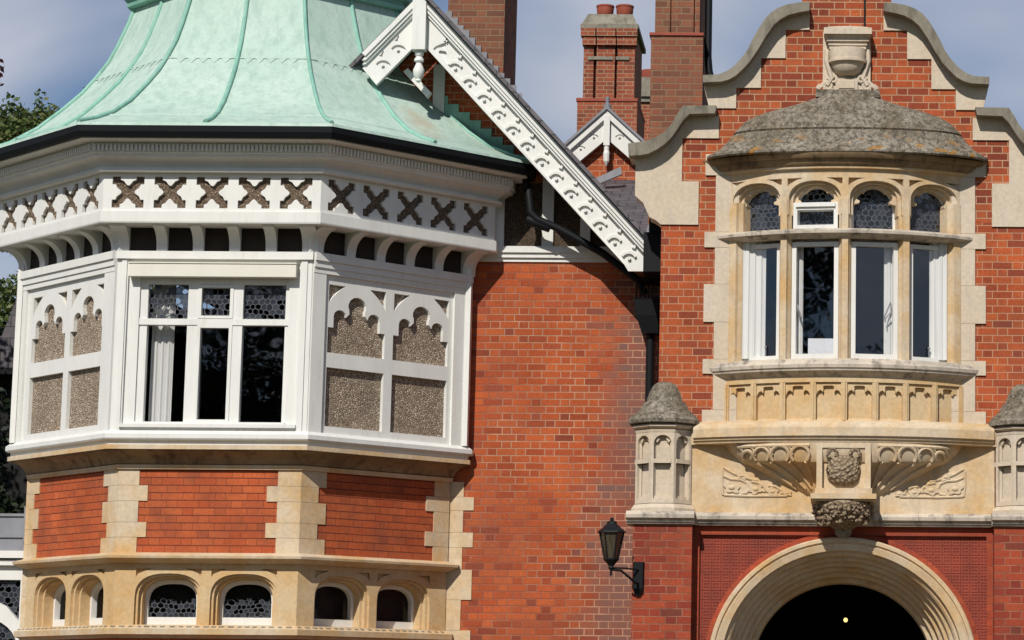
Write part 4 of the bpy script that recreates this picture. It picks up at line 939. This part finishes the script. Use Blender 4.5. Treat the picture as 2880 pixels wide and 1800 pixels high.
b = MB(); b.lathe(AX, -.17, [(.0, 3.49), (.05, 3.50), (.085, 3.535), (.09, 3.56), (.06, 3.60), (.03, 3.61)], 14)
for s in (-1, 1): b.lathe(AX + s * .045, -.24, [(.0, 3.535), (.04, 3.55), (.045, 3.575), (.02, 3.60), (0, 3.605)], 10)
b.build('corbel_boss', M['stone_grey'], mansion, smooth=50)

# ledge
def ledgeprof(d0): return [(-.2, 3.63), (d0 + .01, 3.63), (d0 + .015, 3.652), (d0 + .035, 3.655), (d0 + .03, 3.675), (d0 + .07, 3.69), (d0 + .075, 3.725), (d0 + .02, 3.765), (-.2, 3.765)]
b = MB(); G = lambda a, z, d: (AX + d, -a, z); b.prism(G, ledgeprof(.05), [], -1.60, 1.60)
for s in (-1, 1):
    b.prism(G, ledgeprof(.225), [], min(s * 1.57, s * 2.29), max(s * 1.57, s * 2.29))
b.build('ledge', M['stone_ledge'], mansion)
# turrets
def turret(cx):
    cy = .08; A = math.pi / 8
    def oc(r, z): return [(cx + r / math.cos(A) * math.cos(A + k * math.pi / 4), cy + r / math.cos(A) * math.sin(A + k * math.pi / 4), z) for k in range(8)]
    b = MB().loft([oc(.335, 3.76), oc(.335, 3.80), oc(.30, 3.845), oc(.235, 3.85), oc(.235, 4.60), oc(.30, 4.605), oc(.305, 4.632), oc(.285, 4.64), oc(.32, 4.655), oc(.335, 4.665), oc(.335, 4.68), oc(.30, 4.70)], closed=True, caps=True)
    for k in range(8):
        t = k * math.pi / 4; nx, ny = math.cos(t), math.sin(t)
        if ny > .5: continue
        F = lambda u, v, d, nx=nx, ny=ny: (cx + nx * (.235 + d) - ny * u, cy + ny * (.235 + d) + nx * u, v)
        h = .1225
        b.prism(F, rect(-h, h, 3.851, 4.604), [rect(-.093, .093, 3.90, 4.275), [(-.093, 4.32), (-.093, 4.49)] + [(.093 * math.cos(math.pi * (1 - q / 8)), 4.49 + .085 * math.sin(math.pi * (1 - q / 8))) for q in range(1, 8)] + [(.093, 4.49), (.093, 4.32)]], -.005, .062)
        b.prism(F, rect(-.093, .093, 3.88, 3.93), [], -.005, .03); b.fbox(F, -.093, .093, 4.275, 4.32, -.01, .072)
        for s in (-1, 1): b.prism(F, [(s * .093, 4.53), (s * .06, 4.495), (s * .035, 4.53), (s * .05, 4.57), (s * .093, 4.59)], [], -.01, .035)
    o = b.build('turret', M['stone_pale'], mansion)
    c = MB().loft([oc(.30, 4.70), oc(.372, 4.708), oc(.378, 4.745), oc(.355, 4.77), oc(.335, 4.80)], closed=True, caps=True)
    c.lathe(cx, cy, [(.345, 4.795), (.305, 4.83), (.265, 4.875), (.24, 4.925), (.228, 4.945), (.205, 4.948), (.197, 4.985), (.175, 5.045), (.15, 5.105), (.12, 5.145), (.08, 5.168), (0, 5.175)], 24)
    c.build('turret_cap', M['stone_lichen'], o, smooth=35)
turret(-1.90); turret(1.94)
# piers
for x0, x1 in ((-2.20, -1.575), (1.615, 2.24)):
    MB().box(x0, x1, -.20, WALL + .1, 0, 3.64).build('porch_pier', M['brick_pier'], mansion)
for x0, x1 in ((-1.965, -1.6), (1.64, 2.005)): MB().box(x0, x1, .05, WALL + .2, 3.6, 6.9).build('porch_side_wall', M['brick_pier'], mansion)
# arch
ZS = 2.15
def arc_pts(a, n=44): 
    bb_ = a - .056
    return [(-a, 0.0)] + [(-a * math.cos(math.pi * k / n), ZS + bb_ * math.sin(math.pi * k / n)) for k in range(n + 1)] + [(a, 0.0)]
b = MB().prism(FR(.05, AX), rect(-1.60, 1.60, -.02, 3.66), [arc_pts(1.40)], -.12, 0); b.build('terracotta_spandrel', M['diaper'], mansion)
b = MB(); F = FR(.05, AX); b.fbox(F, -1.60, -1.525, 0, 3.64, -.02, .045).fbox(F, 1.525, 1.60, 0, 3.64, -.02, .045).fbox(F, -1.525, 1.525, 3.535, 3.64, -.02, .045)
b.prism(F, arc_pts(1.475), [arc_pts(1.41)], -.02, .03)
b.fbox(F, -1.52, 1.52, 3.517, 3.532, 0, .01)
b.build('arch_brick_border', M['brick_border'], mansion)
prA = [(0.0, .05), (0.0, -.07), (.012, -.085), (.045, -.085), (.055, -.065), (.066, -.062), (.072, -.072), (.14, -.055), (.15, -.03), (.152, .0), (.175, .005), (.195, .03), (.20, .075), (.192, .10), (.215, .105), (.238, .12), (.25, .16), (.24, .20), (.262, .205), (.288, .22), (.30, .27), (.29, .31), (.312, .315), (.338, .33), (.35, .39), (.34, .43), (.365, .435), (.392, .45), (.402, .51), (.392, .55), (.42, .555), (.45, .57), (.458, .62), (.458, .80)]
b = MB().loft([[(AX + x, y, z) for x, z in arc_pts(1.42 - t)] for t, y in prA]); b.build('archway_surround', M['stone'], mansion, smooth=28)
b = MB().prism(FR(.80, AX), rect(-1.6, 1.6, -.02, 3.66), [arc_pts(.965)], -.1, 0)
b.box(-1.9, 1.94, 7, 7.1, 0, 3.5).box(-1.9, -1.8, .9, 7, 0, 3.5).box(1.84, 1.94, .9, 7, 0, 3.5).box(-1.9, 1.94, .9, 7, 3.5, 3.6); b.build('entrance_hall', M['dark'], mansion)
# rainwater goods
b = MB(); hx0, hx1, hy = -2.335, -2.06, 1.16
b.loft([[(hx0 - .01, 1.02, 6.245), (hx1, 1.02, 6.245), (hx1, 1.38, 6.245), (hx0 - .01, 1.38, 6.245)], [(hx0 + .005, 1.03, 6.225), (hx1, 1.03, 6.225), (hx1, 1.37, 6.225), (hx0 + .005, 1.37, 6.225)], [(hx0 + .025, 1.05, 6.05), (hx1, 1.05, 6.05), (hx1, 1.36, 6.05), (hx0 + .025, 1.36, 6.05)], [(hx0 + .09, 1.1, 5.855), (hx1, 1.1, 5.855), (hx1, 1.33, 5.855), (hx0 + .09, 1.33, 5.855)]], closed=True, caps=True)
dp = b.build('rainwater_hopper', M['black'], mansion)
MB().tube([(-2.155, hy + .05, 5.87), (-2.155, hy + .05, 0)], .048, 12).build('downpipe', M['black'], dp, smooth=60)
b = MB()
for x in (-2.31, -2.265, -2.22, -2.175, -2.13): b.tube([(x, 1.06, 6.24), (x, 1.06, 6.40)], .008, 6)
b.box(-2.34, -2.06, 1.0, 1.38, 6.44, 6.47); b.build('hopper_guard', M['black'], dp)
b = MB(); b.tube([(-3.60, 1.2, 7.62), (-3.56, 1.15, 7.5), (-3.52, 1.1, 7.22), (-3.45, 1.1, 7.14), (-3.19, 1.1, 7.03), (-2.70, 1.12, 6.76), (-2.30, 1.15, 6.46), (-2.22, 1.16, 6.30)], .044, 10); b.tube([(-3.56, 1.13, 7.14), (-3.3, 1.13, 7.05)], .06, 10)
b.build('valley_pipe', M['black'], mansion, smooth=60)
b = MB(); b.box(-2.2, -1.99, .55, 1.4, 6.46, 6.9).box(-2.14, -2.0, .5, 1.4, 6.9, 7.1); b.build('gutter_box', M['black'], mansion)

# ================================================================== separate things
lan = empty('wall_lantern', 'black tapering wall lantern on a bracket beside the porch', 'lantern', (-2.13, -.2, 3.07))
b = MB(); hx = lambda r, z: [( -2.40 + r * math.cos(k * math.pi / 3), -.46 + r * math.sin(k * math.pi / 3), z) for k in range(6)]
for k in range(6):
    a = k * math.pi / 3; b.tube([(-2.40 + .128 * math.cos(a), -.46 + .128 * math.sin(a), 3.52), (-2.40 + .072 * math.cos(a), -.46 + .072 * math.sin(a), 3.245)], .008, 6)
b.loft([hx(.082, 3.25), hx(.082, 3.235), hx(.05, 3.20), hx(.025, 3.17), hx(.03, 3.15), hx(.012, 3.12), hx(.012, 3.08), hx(.0, 3.06)], closed=True)
b.build('cage', M['black'], lan)
MB().loft([hx(.068, 3.25), hx(.122, 3.52)], closed=True, caps=True).build('glass_body', M['smoked'], lan)
MB().loft([hx(.15, 3.515), hx(.145, 3.53), hx(.10, 3.565), hx(.065, 3.60), hx(.055, 3.605), hx(.05, 3.63), hx(.02, 3.645), hx(.02, 3.665), hx(.0, 3.68)], closed=True, caps=True).build('lantern_roof', M['black'], lan)
MB().loft([[(x, y, z) for x, y in ((-2.195, -.205), (-2.07, -.205), (-2.085, -.26), (-2.18, -.26))] for z in (2.95, 3.225)] , closed=True, caps=True).loft([[(x, y, 2.95) for x, y in ((-2.195, -.205), (-2.07, -.205), (-2.085, -.26), (-2.18, -.26))], [(x, y, 2.87) for x, y in ((-2.16, -.205), (-2.11, -.205), (-2.115, -.23), (-2.155, -.23))]], closed=True, caps=True).build('backplate', M['black'], lan)
MB().tube([(-2.13, -.25, 3.0), (-2.15, -.34, 3.0), (-2.22, -.40, 3.06), (-2.30, -.43, 3.125), (-2.40, -.46, 3.13)], .013, 8).tube([(-2.40, -.46, 3.15), (-2.25, -.40, 3.15), (-2.13, -.26, 3.14)], .009, 8).build('arm', M['black'], lan, smooth=60)

hl = empty('hanging_lamp', 'small glowing lamp hanging in the dark archway', 'lamp', (.06, 4, 3.5))
MB().lathe(.06, 4, [(0, 2.755), (.018, 2.762), (.026, 2.783), (.018, 2.804), (0, 2.81)], 12).build('bulb', M['glow'], hl, smooth=60)
MB().tube([(.06, 4, 2.81), (.06, 4, 3.5)], .004, 6).build('cord', M['black'], hl)

# conservatory at the lower left
cv = empty('conservatory', 'white arched conservatory with lead roof edge against the stone bay', 'conservatory', (-10.5, 1.6, 0)); F = FR(1.6)
b = MB(); b.fbox(F, -12.5, -9.10, 0, 1.2, -.05, .05)
ho = []
for c in (-9.60, -10.62, -11.64):
    ho.append([(c - .42, 1.3)] + arch(c, .42, 2.3, 2.3, 2.66)[1:-1] + [(c + .42, 1.3)])
    for s in (-1, 1):
        ho.append([(c + s * .42, 3.08), (c + s * .12, 3.08), (c + s * .12, 2.86), (c + s * .28, 2.78), (c + s * .42, 2.62)][:: 1])
b.prism(F, [(-12.5, 1.2), (-9.10, 1.2), (-9.10, 3.24), (-12.5, 3.24)], ho, -.05, .04)
b.fbox(F, -12.5, -9.075, 3.24, 3.30, -.1, .10).fbox(F, -12.5, -9.06, 3.32, 3.40, -.1, .14)
b.build('window_frame', M['white'], cv)
MB().fbox(F, -12.4, -9.15, 1.2, 3.2, -.02, -.012).build('pane', M['leaded'], cv)
MB().fbox(F, -12.5, -9.06, 3.40, 3.46, -.1, .10).fbox(F, -12.5, -9.04, 3.46, 3.55, -.6, .08).fbox(F, -12.5, -9.04, 3.55, 3.59, -.6, .10).fbox(F, -12.5, -9.09, 3.59, 3.79, -.6, .06).fbox(F, -12.5, -9.07, 3.79, 3.82, -.6, .08).fbox(F, -9.16, -9.06, 3.5, 3.90, -.6, .11).build('lead_parapet', M['lead'], cv)
MB().fbox(F, -12.5, -9.2, 0.0, 3.3, -.9, -.85).build('conservatory_interior', M['dark'], cv)

# outbuilding with slate roof beyond
ob = empty('outbuilding', 'low outbuilding with a dark slate roof between trees and the bay', 'building', (-14, 8, 0))
MB().prism(FR(8), [(-16, 6.30), (-10.9, 6.30), (-11.0, 8.4), (-11.35, 7.55), (-11.62, 6.75), (-16, 6.5)], [], -3, 0).build('slate_roof', M['slate'], ob)
MB().box(-16, -10.9, 7.85, 8.1, 6.20, 6.29).build('eaves_gutter', M['black'], ob)
MB().box(-16, -10.9, 8.2, 11, 0, 6.22).build('wall', M['dark'], ob)

# trees
def tree(name, label, loc, blobs, nleaf, size, mat, trunk=(.3, 5), seed=1, group=None):
    rnd = random.Random(seed); root = empty(name, label, 'tree', loc, group)
    L0 = Vector(loc); tb = MB(); tb.tube([L0 + Vector((0, 0, -.2)), L0 + Vector((.1, .05, trunk[1] * .5)), L0 + Vector((0, .1, trunk[1]))], trunk[0], 10, trunk[0] * .55)
    for (cx, cy, cz, rx, ry, rz) in blobs[:8]:
        tb.tube([L0 + Vector((0, 0, trunk[1] * .85)), L0 + Vector((cx * .5, cy * .5, (trunk[1] + cz) * .5)), L0 + Vector((cx, cy, cz))], trunk[0] * .4, 6, trunk[0] * .1)
    tb.build('trunk', M['bark'], root, smooth=60)
    lb = MB(); tot = sum(q[3] * q[4] * q[5] for q in blobs)
    for q in blobs:
        n = int(nleaf * q[3] * q[4] * q[5] / tot)
        for _ in range(n):
            d = Vector((rnd.gauss(0, 1), rnd.gauss(0, 1), rnd.gauss(0, 1))).normalized(); r = rnd.random() ** .28 * (1 + rnd.uniform(-.22, .12))
            p = L0 + Vector((q[0] + d.x * q[3] * r, q[1] + d.y * q[4] * r, q[2] + d.z * q[5] * r))
            u = Vector((rnd.gauss(0, 1), rnd.gauss(0, 1), rnd.gauss(0, 1))).normalized(); v = u.cross(Vector((rnd.gauss(0, 1), rnd.gauss(0, 1), rnd.gauss(0, 1)))).normalized()
            s_ = size * rnd.uniform(.6, 1.3); u *= s_; v *= s_ * .55
            b0 = len(lb.v); lb.v += [tuple(p - u), tuple(p + v), tuple(p + u), tuple(p - v)]; lb.f.append([b0, b0 + 1, b0 + 2, b0 + 3])
    # direct mesh (no welding: every leaf is its own small face)
    me = bpy.data.meshes.new('crown'); me.from_pydata([tuple(Vector(p) - L0) for p in lb.v], [], lb.f); me.materials.append(mat)
    o = bpy.data.objects.new('crown', me); col.objects.link(o); o.parent = root
    return root
rb = random.Random(5)
bl_ = [(1.0 + rb.uniform(-2.4, 2.2), rb.uniform(-1, 1), 6.2 + rb.uniform(-2.5, 3.4), 1.4, 1.2, 1.2) for _ in range(9)]
bl_ += [(.2 + .52 * k, rb.uniform(-.5, .5), 11.3 + rb.uniform(-.25, .3), .62, .7, rb.uniform(.75, 1.0)) for k in range(8)]
bl_ += [(1.6, .3, 11.45, 2.2, .9, 1.3)] * 4 + [(.5 + .55 * k, -.3, 11.5 + rb.uniform(-.2, .25), .5, .5, .55) for k in range(7)]
bl_ += [(1.45, 0, 12.75, .25, .25, .3), (2.0, 0, 12.8, .16, .2, .36), (2.25, 0, 12.55, .25, .3, .3), (3.0, 0, 12.75, .36, .35, .4), (.9, 0, 12.45, .3, .3, .4)]
tree('broadleaf_tree', 'mid green broadleaf tree behind the copper roof of the bay', (-17, 20, 0), bl_, 150000, .058, M['leaf'], (.4, 8), 11, 'trees to the left of the mansion')
bl_ = [(rb.uniform(-1.6, 1.4), rb.uniform(-.6, .6), 4.4 + rb.uniform(-3.6, 3.4), rb.uniform(.8, 1.2), .9, rb.uniform(.8, 1.2)) for _ in range(26)]
tree('laurel_tree', 'dark evergreen laurel showing above the slate roof at the left edge', (-13.3, 13, 0), bl_, 26000, .085, M['leaf_dark'], (.2, 4), 12, 'trees to the left of the mansion')
bl_ = [(rb.uniform(-1.0, .9), rb.uniform(-.5, .5), 3.6 + rb.uniform(-3.0, 1.75), rb.uniform(.6, .9), .7, rb.uniform(.6, .8)) for _ in range(22)]
tree('holly_bush', 'near black evergreen bush below the slate roof, above the lead parapet', (-11.3, 5, 0), bl_, 16000, .06, M['leaf_dark'], (.12, 3), 14, 'trees to the left of the mansion')
bl_ = [(rb.uniform(-1.3, .35), rb.uniform(-.9, .9), 8.2 + rb.uniform(-2.4, 1.9), rb.uniform(.9, 1.25), 1.0, rb.uniform(.8, 1.1)) for _ in range(16)] + [(1.75, 0, 10.0, .4, .4, .45), (1.7, 0, 9.8, .4, .4, .4)]
tree('copper_beech', 'purple leaved copper beech cut by the left picture edge', (-13.25, 6, 0), bl_, 15000, .06, M['leaf_red'], (.2, 6), 13, 'trees to the left of the mansion')
# park trees across the lawn behind the camera: what the window panes mirror
for k, (x, y, h_) in enumerate(((-22, -66, 1.0), (-9, -72, .5), (6, -64, .42), (20, -70, .6), (-37, -70, 1.1), (33, -66, 1.0))):
    bl_ = [(rb.uniform(-5.5, 5.5), rb.uniform(-3, 3), (4 + rb.uniform(0, 18)) * h_, rb.uniform(2.4, 3.8), 3, rb.uniform(2.4, 3.6)) for _ in range(26)]
    tree('park_tree', ('tall dark tree across the lawn opposite the copper roofed bay', 'low rounded tree across the lawn beside the tallest park tree', 'smallest park tree across the lawn, opposite the entrance arch', 'low spreading tree across the lawn to the east of the entrance arch', 'outermost tall tree across the lawn on the bay side', 'outermost tall tree across the lawn on the entrance side')[k], (x, y, 0), bl_, 5000, .45, M['leaf_dark'], (.6, 9), 20 + k, 'park trees facing the mansion')
